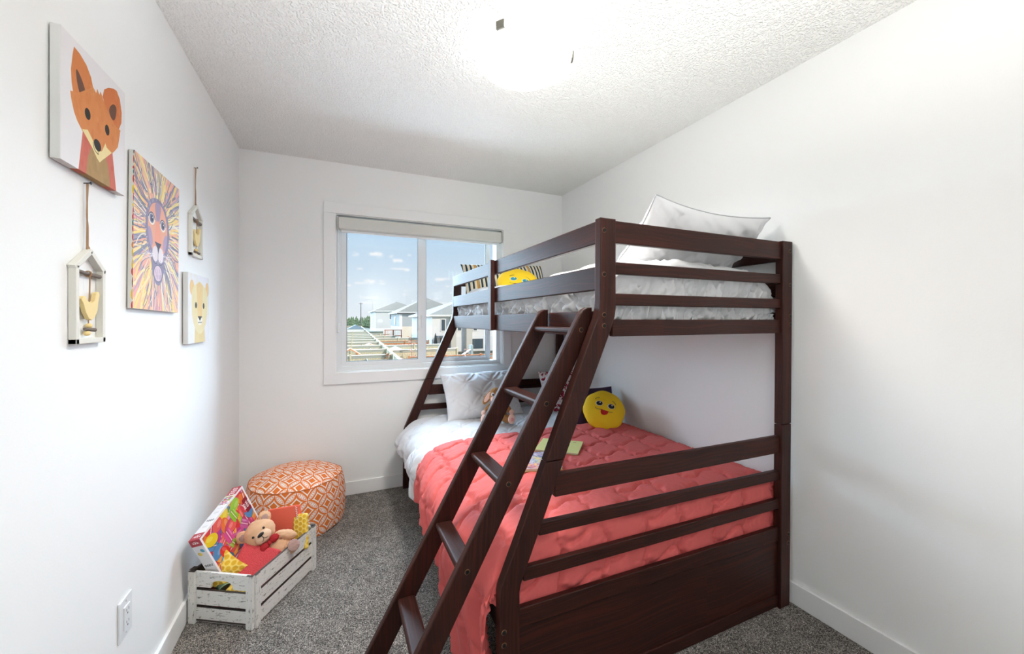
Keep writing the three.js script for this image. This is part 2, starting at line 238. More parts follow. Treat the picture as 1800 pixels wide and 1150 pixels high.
// ---------------------------------------------------------------- bunk bed
const ZN = -1.124, ZFAR = -3.092, PT = 0.036; // front faces of the near and far end frames, post thickness
const lowPost = [[0.458, 0], [0.458, 0.44], [0.461, 0.458], [0.465, 0.47], [0.6195, 0.8275], [0.6885, 0.8275], [0.539, 0.479], [0.530, 0.455], [0.526, 0.434], [0.526, 0]];
const topPost = [[0.6205, 0.83], [0.806, 1.26], [0.822, 1.295], [0.830, 1.32], [0.834, 1.36], [0.836, 1.646], [0.9, 1.646], [0.9, 1.335], [0.896, 1.305], [0.884, 1.268], [0.866, 1.227], [0.6895, 0.83]];
{
  const B = thing('bunk_bed', 'dark espresso wooden bunk bed, narrow bunk over wide bunk with slanted legs', 'bunk bed');
  const P = (n, g) => mesh(n, g, woodMat, B);
  for (const far of [0, 1]) {
    const z0 = (far ? ZFAR : ZN) - PT, dx = (x, y) => [x + (far ? 0.006 + 0.012 * y : 0), y];
    P('post', prism(lowPost.map(([x, y]) => dx(x, y)), PT, 0.0035)).position.z = z0;
    P('post', prism(topPost.map(([x, y]) => dx(x, y)), PT, 0.0035)).position.z = z0;
    const lean = (y) => 1.808 + 0.0135 * y; // the posts by the wall lean a little
    P('post', prism([[lean(0), 0], [lean(0.819), 0.819], [lean(0.819) + 0.066, 0.819], [lean(0) + 0.066, 0]], PT, 0.0035)).position.z = z0;
    P('post', prism([[lean(0.822), 0.822], [lean(1.646), 1.646], [lean(1.646) + 0.065, 1.646], [lean(0.822) + 0.066, 0.822]], PT, 0.0035)).position.z = z0;
    const zr = (far ? ZFAR : ZN) - 0.012 - 0.011, up = far ? 0.02 : 0;
    for (const [a, b] of [[1.644, 1.564], [1.497, 1.454], [1.385, 1.342], [1.292, 1.231]]) board('rail', V(0.895 + up, (a + b) / 2, zr), V(1.834, (a + b) / 2, zr), a - b, 0.022, woodMat, B);
    for (const [xl, al, bl, ar, br] of [[0.66, 0.781, 0.702, 0.768, 0.692], [0.60, 0.631, 0.587, 0.612, 0.570], [0.545, 0.498, 0.454, 0.485, 0.441], [0.52, 0.374, 0.310, 0.358, 0.298]]) board('rail', V(xl, (al + bl) / 2, zr), V(1.824, (ar + br) / 2, zr), (al - bl + ar - br) / 2, 0.022, woodMat, B);
    const panel = P('panel', rbox(1.306, 0.275, 0.012, 0.002)); panel.position.set(1.17, 0.178, zr - 0.001);
    const foot = P('rail', rbox(1.306, 0.052, 0.022, 0.003)); foot.position.set(1.17, 0.030, zr);
    if (!far) for (const y of [1.602, 1.449, 1.308, 1.270]) for (const x of [0.849, 1.876]) bolt(B, V(x, y, ZN));
    if (!far) for (const y of [0.325, 0.285]) for (const x of [0.472, 1.862]) bolt(B, V(x, y, ZN));
  }
  function bolt(p, at) {
    const g = merge(xf(new THREE.CylinderGeometry(0.0068, 0.0068, 0.003, 20), 0, 0, 0.0012, Math.PI / 2), xf(new THREE.TorusGeometry(0.0055, 0.0013, 6, 20), 0, 0, 0.0026), xf(new THREE.CylinderGeometry(0.0026, 0.0026, 0.004, 6), 0, 0, 0.0018, Math.PI / 2));
    const m = mesh('bolt', g, boltMat, p); m.position.copy(at); const r = mesh('bolt_hole', new THREE.TorusGeometry(0.0078, 0.0012, 6, 22), std(lin(0.22, 0.09, 0.035), 0.6), m); r.position.z = 0.0002; return m;
  }
  // long guard rails and side rails of the narrow upper bunk, ladder side then wall side
  const za = ZN - PT + 0.004, zb = ZFAR - 0.002;
  for (const [a, b] of [[1.641, 1.560], [1.480, 1.396], [1.322, 1.230]]) {
    board('guard_rail', V(0.852, (a + b) / 2, za), V(0.870, (a + b) / 2, zb), a - b, 0.024, woodMat, B);
    board('guard_rail', V(1.868, (a + b) / 2, za), V(1.868, (a + b) / 2, zb), a - b, 0.022, woodMat, B);
  }
  const st = P('stile', rbox(0.026, 0.415, 0.05, 0.004, 1)); st.position.set(0.836, 1.4365, -2.185);
  const st2 = P('stile', rbox(0.024, 0.415, 0.05, 0.004, 1)); st2.position.set(1.846, 1.4365, -2.185);
  const deck = P('deck_board', rbox(0.99, 0.016, 1.90, 0.002, 2)); deck.position.set(1.36, 1.262, -2.12);
  // side rails of the wide bunk and its deck
  for (const x of [0.512, 1.848]) board('side_rail', V(x, 0.30, za), V(x, 0.30, zb), 0.13, 0.024, woodMat, B);
  const deck2 = P('deck_board', rbox(1.31, 0.016, 1.90, 0.002, 2)); deck2.position.set(1.18, 0.29, -2.12);
  rebase(B, 1.17, 0, -2.12);

  // ladder leaning on the upper side rail
  const L = thing('bunk_ladder', 'dark espresso wooden bunk ladder with flat rungs, leaning on the upper side rail', 'ladder');
  const sl = 0.5645, xe = (y) => 0.046 + sl * y; // front edge of the stringer
  const prof = [[xe(0), 0], [xe(1.285), 1.285], [xe(1.285) + 0.016, 1.312], [0.802, 1.328], [0.818, 1.335], [0.8385, 1.335], [0.8385, 1.262], [xe(0) + 0.086, 0]];
  for (const z of [-1.206, -1.528]) { const m = mesh('stringer', prism(prof, 0.027, 0.005), woodMat, L); m.position.z = z; }
  for (let i = 0; i < 5; i++) {
    const y = 1.251 - 0.2497 * i, x = 0.765 - 0.14 * i, w = i ? 0.064 : 0.055;
    const r = mesh('rung', rbox(0.300, 0.023, w, 0.009, 0, 3), woodMat, L); r.position.set(x + w / 2, y, -1.353); r.rotation.y = Math.PI / 2;
    bolt(L, V(x + 0.026, y + 0.004, -1.179));
  }
  rebase(L, 0.1, 0, -1.35);
}
// ---------------------------------------------------------------- bedding: shared cloth relief
// white pintuck: diamond lattice of pinched points joined by narrow tucks
function pintuck(x, y, c = 0.155, amp = 1) {
  const a = (x + y) / (c * Math.SQRT2) * 1.0, b = (x - y) / (c * Math.SQRT2), fa = a - Math.round(a), fb = b - Math.round(b), da = Math.abs(fa) * c, db = Math.abs(fb) * c, d = Math.hypot(da, db);
  const line = Math.min(da + 0.00, db + 0.00), tuck = Math.exp(-Math.pow(line / 0.010, 2)) * (0.45 + 0.55 * Math.exp(-d / 0.05));
  const th = Math.atan2(fb, fa), star = Math.cos(th * 8 + n2(Math.round(a) * 3.1, Math.round(b) * 2.7) * 3) * Math.exp(-Math.pow((d - 0.03) / 0.025, 2));
  return 1.6 * amp * (0.0085 * (1 - Math.exp(-Math.pow(line / 0.03, 2))) + 0.0075 * tuck - 0.010 * Math.exp(-Math.pow(d / 0.018, 2)) + 0.0018 * star + 0.0010 * fbm2(x * 26, y * 26, 3));
}
const sq = (x) => x * x;
// channels of a bed cover that lies on a mattress and hangs over its open side
function coverProfile(hemY, bulge, topY, drop) { return new THREE.CatmullRomCurve3([V(1.862, topY - 0.16, 0), V(1.864, topY - 0.07, 0), V(1.842, topY - 0.012, 0), V(1.76, topY, 0), V(1.4, topY + 0.004, 0), V(0.95, topY + 0.002, 0), V(0.62, topY - 0.004, 0), V(0.525, topY - 0.028, 0), V(bulge + 0.035, topY - 0.085, 0), V(bulge + 0.002, topY - 0.15, 0), V(bulge + 0.004, mix(hemY, topY, 0.25), 0), V(bulge + 0.012 + drop, hemY, 0)], false, 'centripetal'); }
{ // white pintuck duvet
  const nz = 110, ns = 210, z0 = -3.06, z1 = -2.24;
  const rows = []; for (let j = 0; j <= nz; j++) { const t = j / nz, z = mix(z0, z1, t), hem = 0.335 - 0.05 * sm(z, -2.75, -2.5) - 0.06 * sm(z, -2.55, -2.25), bul = 0.402 + 0.015 * Math.sin(z * 9) + 0.045 * sm(z, -2.45, -2.27) + 0.05 * sm(-z, 2.93, 3.06); const c = coverProfile(hem + 0.012 * n2(z * 7, 1), bul, 0.548, 0.02 * n2(z * 5, 4)); c.arcLengthDivisions = 400; rows.push({ c, z, L: c.getLength() }); }
  const g = sheet(ns, nz, (u, t) => {
    const r = rows[Math.round(t * nz)], p = r.c.getPointAt(u), q = r.c.getTangentAt(u), s = u * r.L, hang = sm(s, 1.38, 1.6);
    let d = pintuck(s, r.z, 0.17, 1.0 - 0.3 * hang) + hang * 0.010 * Math.sin(r.z * 42 + 2 * n2(r.z * 6, s * 3)) * sm(s, 1.45, 1.7);
    d -= 0.025 * sm(-r.z, 2.99, 3.06) * (1 - hang);
    return { p: V(p.x + (-q.y) * -d, p.y + Math.abs(q.x) * d, r.z + 0.006 * hang * n2(s * 8, r.z * 6)), uv: [s, r.z] };
  }, 0.010);
  single('duvet', g, whiteCloth, 'white pintuck duvet spread on the wide lower bunk, showing at its head end', 'duvet');
}
{ // coral quilt with wavy stitching
  const nz = 190, ns = 260, za = -2.315, zb = -1.170, fold = 0.22, Lt = (zb - za) + fold;
  const rows = []; for (let j = 0; j <= nz; j++) { const tl = j / nz * Lt, z = Math.min(za + tl, zb), z2 = Math.min(z, -1.2); const hem = 0.25 - 0.20 * sm(z, -1.72, -1.45) + 0.008 * Math.sin(z * 15); const bul = 0.412 + 0.018 * Math.sin(z * 8 + 1) - 0.02 * sm(z, -1.9, -1.5) + 0.066 * sm(z, -1.42, -1.19); const c = coverProfile(hem, bul, 0.562, 0.018 * n2(z * 6, 9) * sm(-z, 1.3, 1.5) - 0.004 * sm(z, -1.5, -1.25)); c.arcLengthDivisions = 400; rows.push({ c, tl, z, z2, L: c.getLength() }); }
  const relief = (s, t) => {
    const wob = 0.007 * Math.sin(t * 80), W1 = 0.185, xs = s + wob + 0.012 * n2(s * 3, t * 3), k = Math.round(xs / W1), d1 = Math.abs(xs - k * W1);
    const W2 = 0.165, ts = t + 0.020 * Math.sin(s / W1 * 6.283 + (k % 2) * 0) + (Math.floor(xs / W1) % 2) * 0.06, k2 = Math.round(ts / W2), d2 = Math.abs(ts - k2 * W2), d = Math.min(d1, d2 * 1.1);
    const crease = 0.0035 * n2(s * 14 + 0.6 * n2(s * 5, t * 5), t * 60) * Math.exp(-Math.pow(d1 / 0.05, 2)) + 0.0028 * n2(s * 48, t * 12) * Math.exp(-Math.pow(d2 / 0.05, 2)) + 0.0018 * fbm2(s * 22, t * 22, 3);
    return 0.0165 * (1 - Math.exp(-d / 0.008)) + crease;
  };
  const g = sheet(ns, nz, (u, t) => {
    const r = rows[Math.round(t * nz)], p = r.c.getPointAt(u), q = r.c.getTangentAt(u), s = u * r.L, hang = sm(s, 1.42, 1.66), top = 1 - hang;
    const tc = mix(r.tl, Math.min(r.tl, zb - za), hang); let d = relief(s, tc); d += hang * 0.013 * Math.sin(tc * 26 + 3 * n2(tc * 4, s * 2)) * sm(s, 1.5, 1.8);
    const over = r.tl - (zb - za - 0.06), e = sm(over, 0, 0.09), dropY = over > 0 ? (sq(Math.min(over, 0.08)) * 6.0 + Math.max(0, over - 0.08) * 1.0) : 0; // rolls down at the foot end
    const zz = mix(r.z, Math.min(r.z, -1.170), hang) + top * (-0.010 * e + d * e * 1.15);
    const head = 0.012 * sm(-(za + r.tl), 2.27, 2.315);
    return { p: V(p.x + q.y * d, p.y + Math.abs(q.x) * d * (1 - e * 0.7) - dropY * top - head * top, zz + 0.008 * hang * n2(s * 6, r.tl * 5) * sm(-r.z, 1.2, 1.3) + top * 0.012 * n2(s * 4, 3) * sm(-(za + r.tl), 2.1, 2.3)), uv: [s, r.tl] };
  }, 0.011);
  single('quilt', g, coralCloth, 'coral pink quilt with wavy stitching draped over the lower bunk', 'quilt');
}
{ // white gathered comforter on the upper bunk
  const nz = 230, ns = 190, za = -3.072, zb = -1.182, prof = new THREE.CatmullRomCurve3([V(1.825, 1.285, 0), V(1.828, 1.36, 0), V(1.82, 1.44, 0), V(1.77, 1.488, 0), V(1.6, 1.503, 0), V(1.3, 1.51, 0), V(1.05, 1.502, 0), V(0.955, 1.484, 0), V(0.912, 1.445, 0), V(0.906, 1.36, 0), V(0.908, 1.285, 0)], false, 'centripetal'), L = prof.getLength(); prof.arcLengthDivisions = 400;
  const down = 0.20, Lt = zb - za + 2 * down;
  const g = sheet(ns, nz, (u, t) => {
    const tl = t * Lt - down, z = clamp(za + tl, za, zb), s = u * L, p = prof.getPointAt(u), q = prof.getTangentAt(u), over = Math.max(0, -tl, tl - (zb - za));
    const side = 1 - sm(p.y, 1.43, 1.49), endw = sm(over, 0, 0.06);
    let d = pintuck(s, tl, 0.19, 0.9) + 0.014 * fbm2(s * 3.2, z * 3.2 + 9, 2);
    d += side * (0.010 * Math.sin(z * 105 + 5 * n2(z * 5, s * 9)) + 0.011 * n2(z * 30, s * 16)) * sm(s, 0.0, 0.05);
    d += endw * (0.012 * Math.sin(s * 95 + 6 * n2(s * 5, over * 9)) + 0.016 * n2(s * 34, over * 14));
    const edge = Math.min(tl, (zb - za) - tl), rnd = edge < 0.05 ? sq((0.05 - Math.max(edge, -0.0)) / 0.05) * 0.03 : 0;
    const far = sm(-z, 2.5, 3.0), puff = 0.018 * sm(p.y, 1.47, 1.5) * (0.5 + 0.5 * Math.sin(z * 5 + s * 3)) + 0.012 * far;
    let y = p.y + Math.abs(q.x) * d + puff * Math.abs(q.x) - rnd * sm(p.y, 1.4, 1.48); y -= (over / down) * Math.max(0, y - 1.29);
    const dir = tl < 0 ? -1 : 1, zz = z + endw * dir * (d * 0.7 - 0.008) - dir * (over === 0 && edge < 0.05 ? 0 : 0);
    return { p: V(p.x + q.y * d * (1 - endw * 0.6), y, zz), uv: [s, tl] };
  }, 0.004);
  single('comforter', g, satinCloth, 'white gathered comforter filling the narrow upper bunk behind the rails', 'comforter');
}
// ---------------------------------------------------------------- pillows
function place(o, p, xdir, ydir) { const x = xdir.clone().normalize(), z = x.clone().cross(ydir).normalize(), y = z.clone().cross(x); o.position.copy(p); o.quaternion.setFromRotationMatrix(new THREE.Matrix4().makeBasis(x, y, z)); return o; }
{ // white pintuck pillow against the head rails
  const g = cushion(0.60, 0.40, 0.15, { n: 90, pull: 0.05, disp: (x, y) => pintuck(x + 0.02, y + 0.03, 0.15, 1.1) });
  const m = single('pintuck_pillow', g, whiteCloth, 'white pintuck pillow propped on the lower bunk head rails behind the brown plush animal', 'pillow');
  place(m, V(1.035, 0.712, -2.915), V(1, 0.02, 0.03), V(0.0, 0.295, -0.235));
}
{ // big white pillow with piping on the upper bunk
  const g = cushion(0.70, 0.37, 0.20, { n: 70, pull: 0.07, droop: 0.02, disp: (x, y) => 0.020 * fbm2(x * 5, y * 6, 3) + 0.010 * n2(x * 9 + y * 14, 2) + 0.006 * Math.abs(n2(x * 16 - y * 8, 7)) });
  const P = thing('piped_pillow', 'plump white pillow with grey piping leaning on the upper bunk footboard rail', 'pillow');
  mesh('pillow_body', g, satinCloth, P); mesh('piping', tube(g.userData.border, 0.0032, 160, 6, true), std(lin(0.42, 0.43, 0.45), 0.7), P);
  place(P, V(1.500, 1.648, -1.330), V(0.70, -0.020, 0), V(-0.02, 0.215, 0.22));
}
const stripeTex = ctex(512, 256, (c, w, h) => { c.fillStyle = '#f1e6cf'; c.fillRect(0, 0, w, h); const n = 22; for (let i = 0; i < n; i++) { const x = i * w / n; c.fillStyle = i % 7 === 3 ? '#d99a35' : '#17384a'; c.fillRect(x, 0, w / n * 0.42, h); if (i % 7 === 3) { c.fillStyle = '#17384a'; c.fillRect(x + w / n * 0.5, 0, w / n * 0.12, h); } } }, { size: [0.72, 0.36] });
{ const m = single('striped_pillow', cushion(0.72, 0.30, 0.14, { n: 40, disp: (x, y) => 0.008 * fbm2(x * 6, y * 6, 2) }), std(0xffffff, 0.85, { map: stripeTex }), 'navy and cream striped pillow with mustard stripes on the upper bunk', 'pillow');
  place(m, V(1.265, 1.612, -2.975), V(1, 0.03, 0.05), V(-0.12, 0.19, -0.10)); }
const purple = std(lin(0.035, 0.012, 0.05), 0.75, { sheen: 0.4 });
{ const m = single('purple_pillow', cushion(0.34, 0.30, 0.11, { n: 30 }), purple, 'dark purple square pillow behind the yellow face pillow', 'pillow');
  place(m, V(1.690, 0.655, -2.36), V(0.95, 0.0, 0.12), V(0.0, 0.26, -0.08)); }
const redTex = ctex(512, 512, (c, w, h) => { c.fillStyle = '#ece4e4'; c.fillRect(0, 0, w, h); const r = rng(5); for (let i = 0; i < 620; i++) { c.fillStyle = ['#8d1230', '#b5213f', '#6d0d28', '#e9dfe0', '#a81a3a'][Math.floor(r() * 5)]; c.beginPath(); const x = r() * w, y = r() * h, s = 5 + r() * 13; c.ellipse(x, y, s, s * (0.4 + r() * 0.5), r() * 3, 0, 7); c.fill(); } }, { size: [0.4, 0.4] });
{ const m = single('speckled_pillow', cushion(0.33, 0.36, 0.14, { n: 30 }), std(0xffffff, 0.85, { map: redTex }), 'crimson and white speckled pillow standing behind the ladder on the lower bunk', 'pillow');
  place(m, V(1.700, 0.70, -2.84), V(1, 0, 0.05), V(0.05, 0.3, -0.16)); }
// round yellow face pillows
function facePillow(label, R, T, at, xd, yd, sad) {
  const P = thing('face_pillow', label, 'pillow'), f = (x, y) => T / 2 * Math.pow(Math.max(0, 1 - (x * x + y * y) / (R * R)), 0.5);
  const ym = std(lin(0.95, 0.64, 0.014), 0.8, { sheen: 0.5, sheenColor: lin(1, 0.75, 0.2), sheenRoughness: 0.5 });
  const prof = []; for (let i = 0; i <= 40; i++) { const a = -Math.PI / 2 + i / 40 * Math.PI; prof.push(new THREE.Vector2(Math.max(0.0004, R * Math.cos(a)), T / 2 * Math.sin(a))); }
  const g = new THREE.LatheGeometry(prof, 64), p = g.attributes.position; for (let i = 0; i < p.count; i++) { const a = Math.atan2(p.getZ(i), p.getX(i)), k = 1 + 0.012 * Math.cos(8 * a) + 0.006 * Math.cos(5 * a + 1); p.setXYZ(i, p.getX(i) * k, p.getY(i) + 0.002 * n3(p.getX(i) * 18, p.getY(i) * 18, p.getZ(i) * 18), p.getZ(i) * k); }
  g.rotateX(Math.PI / 2); g.computeVertexNormals(); mesh('plush_body', g, ym, P);
  const s = R / 0.14, w = plastic(0.85, 0.85, 0.85, 0.6), bk = plastic(0.012, 0.012, 0.014, 0.5), rd = plastic(0.62, 0.012, 0.012, 0.6), ol = plastic(0.03, 0.035, 0.06, 0.6);
  const put = (n, ge, m, lift, q = P) => mesh(n, patch(ge, f, lift), m, q);
  const oy = sad ? -0.055 : 0, E = [[-0.036, 0.028 + oy], [0.040, 0.004 + oy]];
  for (const [x, y] of E) { const e = put('eye', disc(x * s, y * s, 0.0235 * s, 0.0185 * s, -0.15), w, 0.0018); put('pupil', disc((x + 0.001) * s, y * s, 0.0205 * s, 0.0160 * s, -0.15), sad ? plastic(0.02, 0.25, 0.33, 0.5) : bk, 0.0026, e); put('eye_glint', disc((x + 0.006) * s, (y + 0.006) * s, 0.0042 * s, 0.0036 * s), w, 0.0034, e); }
  const line = (n, pts, r) => mesh(n, tube(pts.map(([x, y]) => V(x * s, (y + oy) * s, f(x * s, (y + oy) * s) + 0.001)), r * s, 24, 5), ol, P);
  line('eyebrow', [[-0.058, 0.063], [-0.048, 0.069], [-0.037, 0.070], [-0.027, 0.069]], 0.0016); line('eyebrow', [[0.054, 0.046], [0.063, 0.038], [0.070, 0.028], [0.075, 0.018]], 0.0016);
  line('mouth', [[-0.064, 0.004], [-0.060, -0.006], [-0.045, -0.012], [-0.02, -0.020], [0.005, -0.028], [0.025, -0.034], [0.045, -0.034]], 0.0016);
  const tg = new THREE.Shape(); tg.moveTo(-0.030 * s, -0.014 * s); tg.lineTo(0.016 * s, -0.031 * s); tg.bezierCurveTo(0.018 * s, -0.058 * s, -0.034 * s, -0.066 * s, -0.034 * s, -0.034 * s); tg.closePath(); put('tongue', new THREE.ShapeGeometry(tg, 10).translate(0, oy * s, 0), rd, 0.0030);
  place(P, at, xd, yd); return P;
}
facePillow('round yellow smiling face pillow with red tongue against the wall', 0.140, 0.115, V(1.655, 0.678, -2.195), V(0.86, 0.0, 0.42), V(0.08, 0.2, -0.115), false);
facePillow('round yellow face pillow with teal eyes on the upper bunk', 0.150, 0.115, V(1.20, 1.562, -2.60), V(0.95, 0.03, 0.28), V(0.06, 0.16, -0.17), true);

// ---------------------------------------------------------------- plush animal
{
  const D = thing('plush_animal', 'small brown plush animal with floppy pink ears sitting before the white pintuck pillow', 'plush toy');
  const br = std(lin(0.36, 0.17, 0.055), 0.95, { sheen: 0.6, sheenColor: lin(0.7, 0.45, 0.2) }), pk = std(lin(0.82, 0.56, 0.47), 0.9, { sheen: 0.4 }), dp = std(lin(0.75, 0.30, 0.30), 0.8);
  const F = (n, rx, ry, rz, x, y, z, m, rX = 0, rY = 0, rZ = 0, p = D, amp = 0.0025) => { const q = mesh(n, xf(fluff(rx, ry, rz, amp, 26), 0, 0, 0, rX, rY, rZ), m, p); q.position.set(x, y, z); return q; };
  F('body', 0.050, 0.066, 0.046, 0.006, 0.072, 0, br); F('belly', 0.034, 0.046, 0.02, 0.006, 0.066, 0.034, pk, 0, 0, 0, D, 0.001);
  const h = F('head', 0.050, 0.047, 0.046, -0.006, 0.168, 0.010, br);
  F('muzzle', 0.027, 0.021, 0.024, -0.010, -0.018, 0.038, pk, 0, 0, 0, h, 0.001); F('nose', 0.009, 0.006, 0.006, -0.010, -0.004, 0.060, dp, 0, 0, 0, h, 0);
  for (const x of [-0.022, 0.012]) { const e = F('eye', 0.0105, 0.0125, 0.006, x, 0.010, 0.040, whiteP, 0, 0, 0, h, 0); F('pupil', 0.0055, 0.0068, 0.004, 0.001, -0.001, 0.0045, black, 0, 0, 0, e, 0); }
  for (const s of [-1, 1]) { const e = F('ear', 0.019, 0.050, 0.010, s * 0.055, -0.012, 0.004, br, 0, s * 0.3, s * 0.62, h); F('ear_lining', 0.013, 0.038, 0.004, s * -0.001, 0.004, 0.0085, pk, 0, s * 0.3, s * 0.62, e, 0.0005); }
  for (const s of [-1, 1]) { const a = F('arm', 0.018, 0.040, 0.018, s * 0.056, 0.090, 0.016, br, 0.3, 0, s * 0.75); F('paw', 0.017, 0.017, 0.017, s * 0.030, -0.026, 0.012, pk, 0, 0, 0, a, 0.001); }
  for (const s of [-1, 1]) { const l = F('leg', 0.026, 0.024, 0.052, s * 0.056, 0.026, 0.040, br, 0, s * 0.5, 0); const so = F('foot_sole', 0.025, 0.031, 0.007, s * 0.026, 0.008, 0.047, pk, 0, s * 0.5, 0, l, 0.0008); F('sole_pad', 0.010, 0.011, 0.004, s * 0.003, -0.003, 0.0055, dp, 0, s * 0.5, 0, so, 0); }
  place(D, V(1.045, 0.566, -2.60), V(0.93, 0.02, 0.36), V(-0.17, 1, -0.12)); D.scale.setScalar(1.14);
}
// ---------------------------------------------------------------- books on the quilt
{
  const coverTex = ctex(256, 256, (c, w, h) => { c.fillStyle = '#eeeb9e'; c.fillRect(0, 0, w, h); c.fillStyle = '#c9cf86'; c.fillRect(w * 0.22, h * 0.32, w * 0.5, h * 0.44); c.fillStyle = '#8fa06a'; c.beginPath(); c.ellipse(w * 0.45, h * 0.55, 40, 28, 0, 0, 7); c.fill(); c.fillStyle = '#7a86a0'; c.beginPath(); c.ellipse(w * 0.55, h * 0.5, 22, 18, 0, 0, 7); c.fill(); c.fillStyle = '#a4603c'; c.font = 'bold 24px serif'; c.fillText('K  O', w * 0.66, h * 0.18); });
  const bk = (name, w, h, t, tex, label, at, turn, tilt) => {
    const B = thing(name, label, 'book'), m = std(0xffffff, 0.5, { map: tex }), edge = std(lin(0.75, 0.70, 0.52), 0.9), back = std(lin(0.55, 0.42, 0.12), 0.6);
    const cv = mesh('cover', new THREE.BoxGeometry(w, 0.0018, h), [edge, edge, m, edge, edge, edge], B); cv.position.y = t; mesh('page_block', xf(rbox(w - 0.008, t - 0.003, h - 0.008, 0.001), 0, t / 2, 0), std(lin(0.78, 0.74, 0.62), 0.95), B); mesh('back_cover', xf(rbox(w, 0.0018, h, 0.0005), 0, 0.0009, 0), back, B);
    B.position.copy(at); B.rotation.set(tilt[0], turn, tilt[1], 'YXZ');
  };
  bk('yellow_book', 0.235, 0.215, 0.009, coverTex, 'pale yellow book with a picture on its cover lying on the coral quilt', V(1.135, 0.5815, -1.905), -0.72, [0, 0.0]);
  const picTex = ctex(256, 256, (c, w, h) => { const r = rng(31); c.fillStyle = '#b7a9b8'; c.fillRect(0, 0, w, h); for (let i = 0; i < 260; i++) { const y = r() * h, k = y / h; c.fillStyle = (k < 0.35 ? ['#8d9db8', '#b9a4c4', '#6d7fa2', '#d6cddd'] : k < 0.7 ? ['#a9bccb', '#dfe3da', '#6f8fa8', '#d9c98f', '#5f6f86'] : ['#c98a94', '#b66a76', '#e0b36a', '#8a5a66'])[Math.floor(r() * 4)]; c.beginPath(); c.ellipse(r() * w, y, 4 + r() * 16, 3 + r() * 8, r() * 3, 0, 7); c.fill(); } c.fillStyle = '#177f97'; c.beginPath(); c.ellipse(60, 36, 46, 26, -0.2, 0, 7); c.fill(); });
  bk('picture_book', 0.225, 0.215, 0.014, picTex, 'colourful picture book with a teal badge on its cover beside the yellow book', V(0.905, 0.5835, -1.738), -0.38, [0.02, 0.05]);
}
// ---------------------------------------------------------------- prints on the wall
function poly(c, w, h, pts, fill) { c.fillStyle = fill; c.beginPath(); pts.forEach(([x, y], i) => (i ? c.lineTo(x * w, y * h) : c.moveTo(x * w, y * h))); c.closePath(); c.fill(); }
function curvy(c, w, h, pts, fill) { c.fillStyle = fill; c.beginPath(); const n = pts.length, m = (a, b) => [(a[0] + b[0]) / 2 * w, (a[1] + b[1]) / 2 * h]; c.moveTo(...m(pts[n - 1], pts[0])); pts.forEach((p, i) => c.quadraticCurveTo(p[0] * w, p[1] * h, ...m(p, pts[(i + 1) % n]))); c.closePath(); c.fill(); }
const oval = (c, x, y, a, b, f, r = 0) => { c.fillStyle = f; c.beginPath(); c.ellipse(x, y, a, b, r, 0, 7); c.fill(); };
function mottle(c, w, h, seed, n, cols, a = 0.16) { const r = rng(seed); c.globalAlpha = a; for (let i = 0; i < n; i++) oval(c, r() * w, r() * h, 4 + r() * 22, 8 + r() * 40, cols[Math.floor(r() * cols.length)], r() * 0.6 - 0.3); c.globalAlpha = 1; }
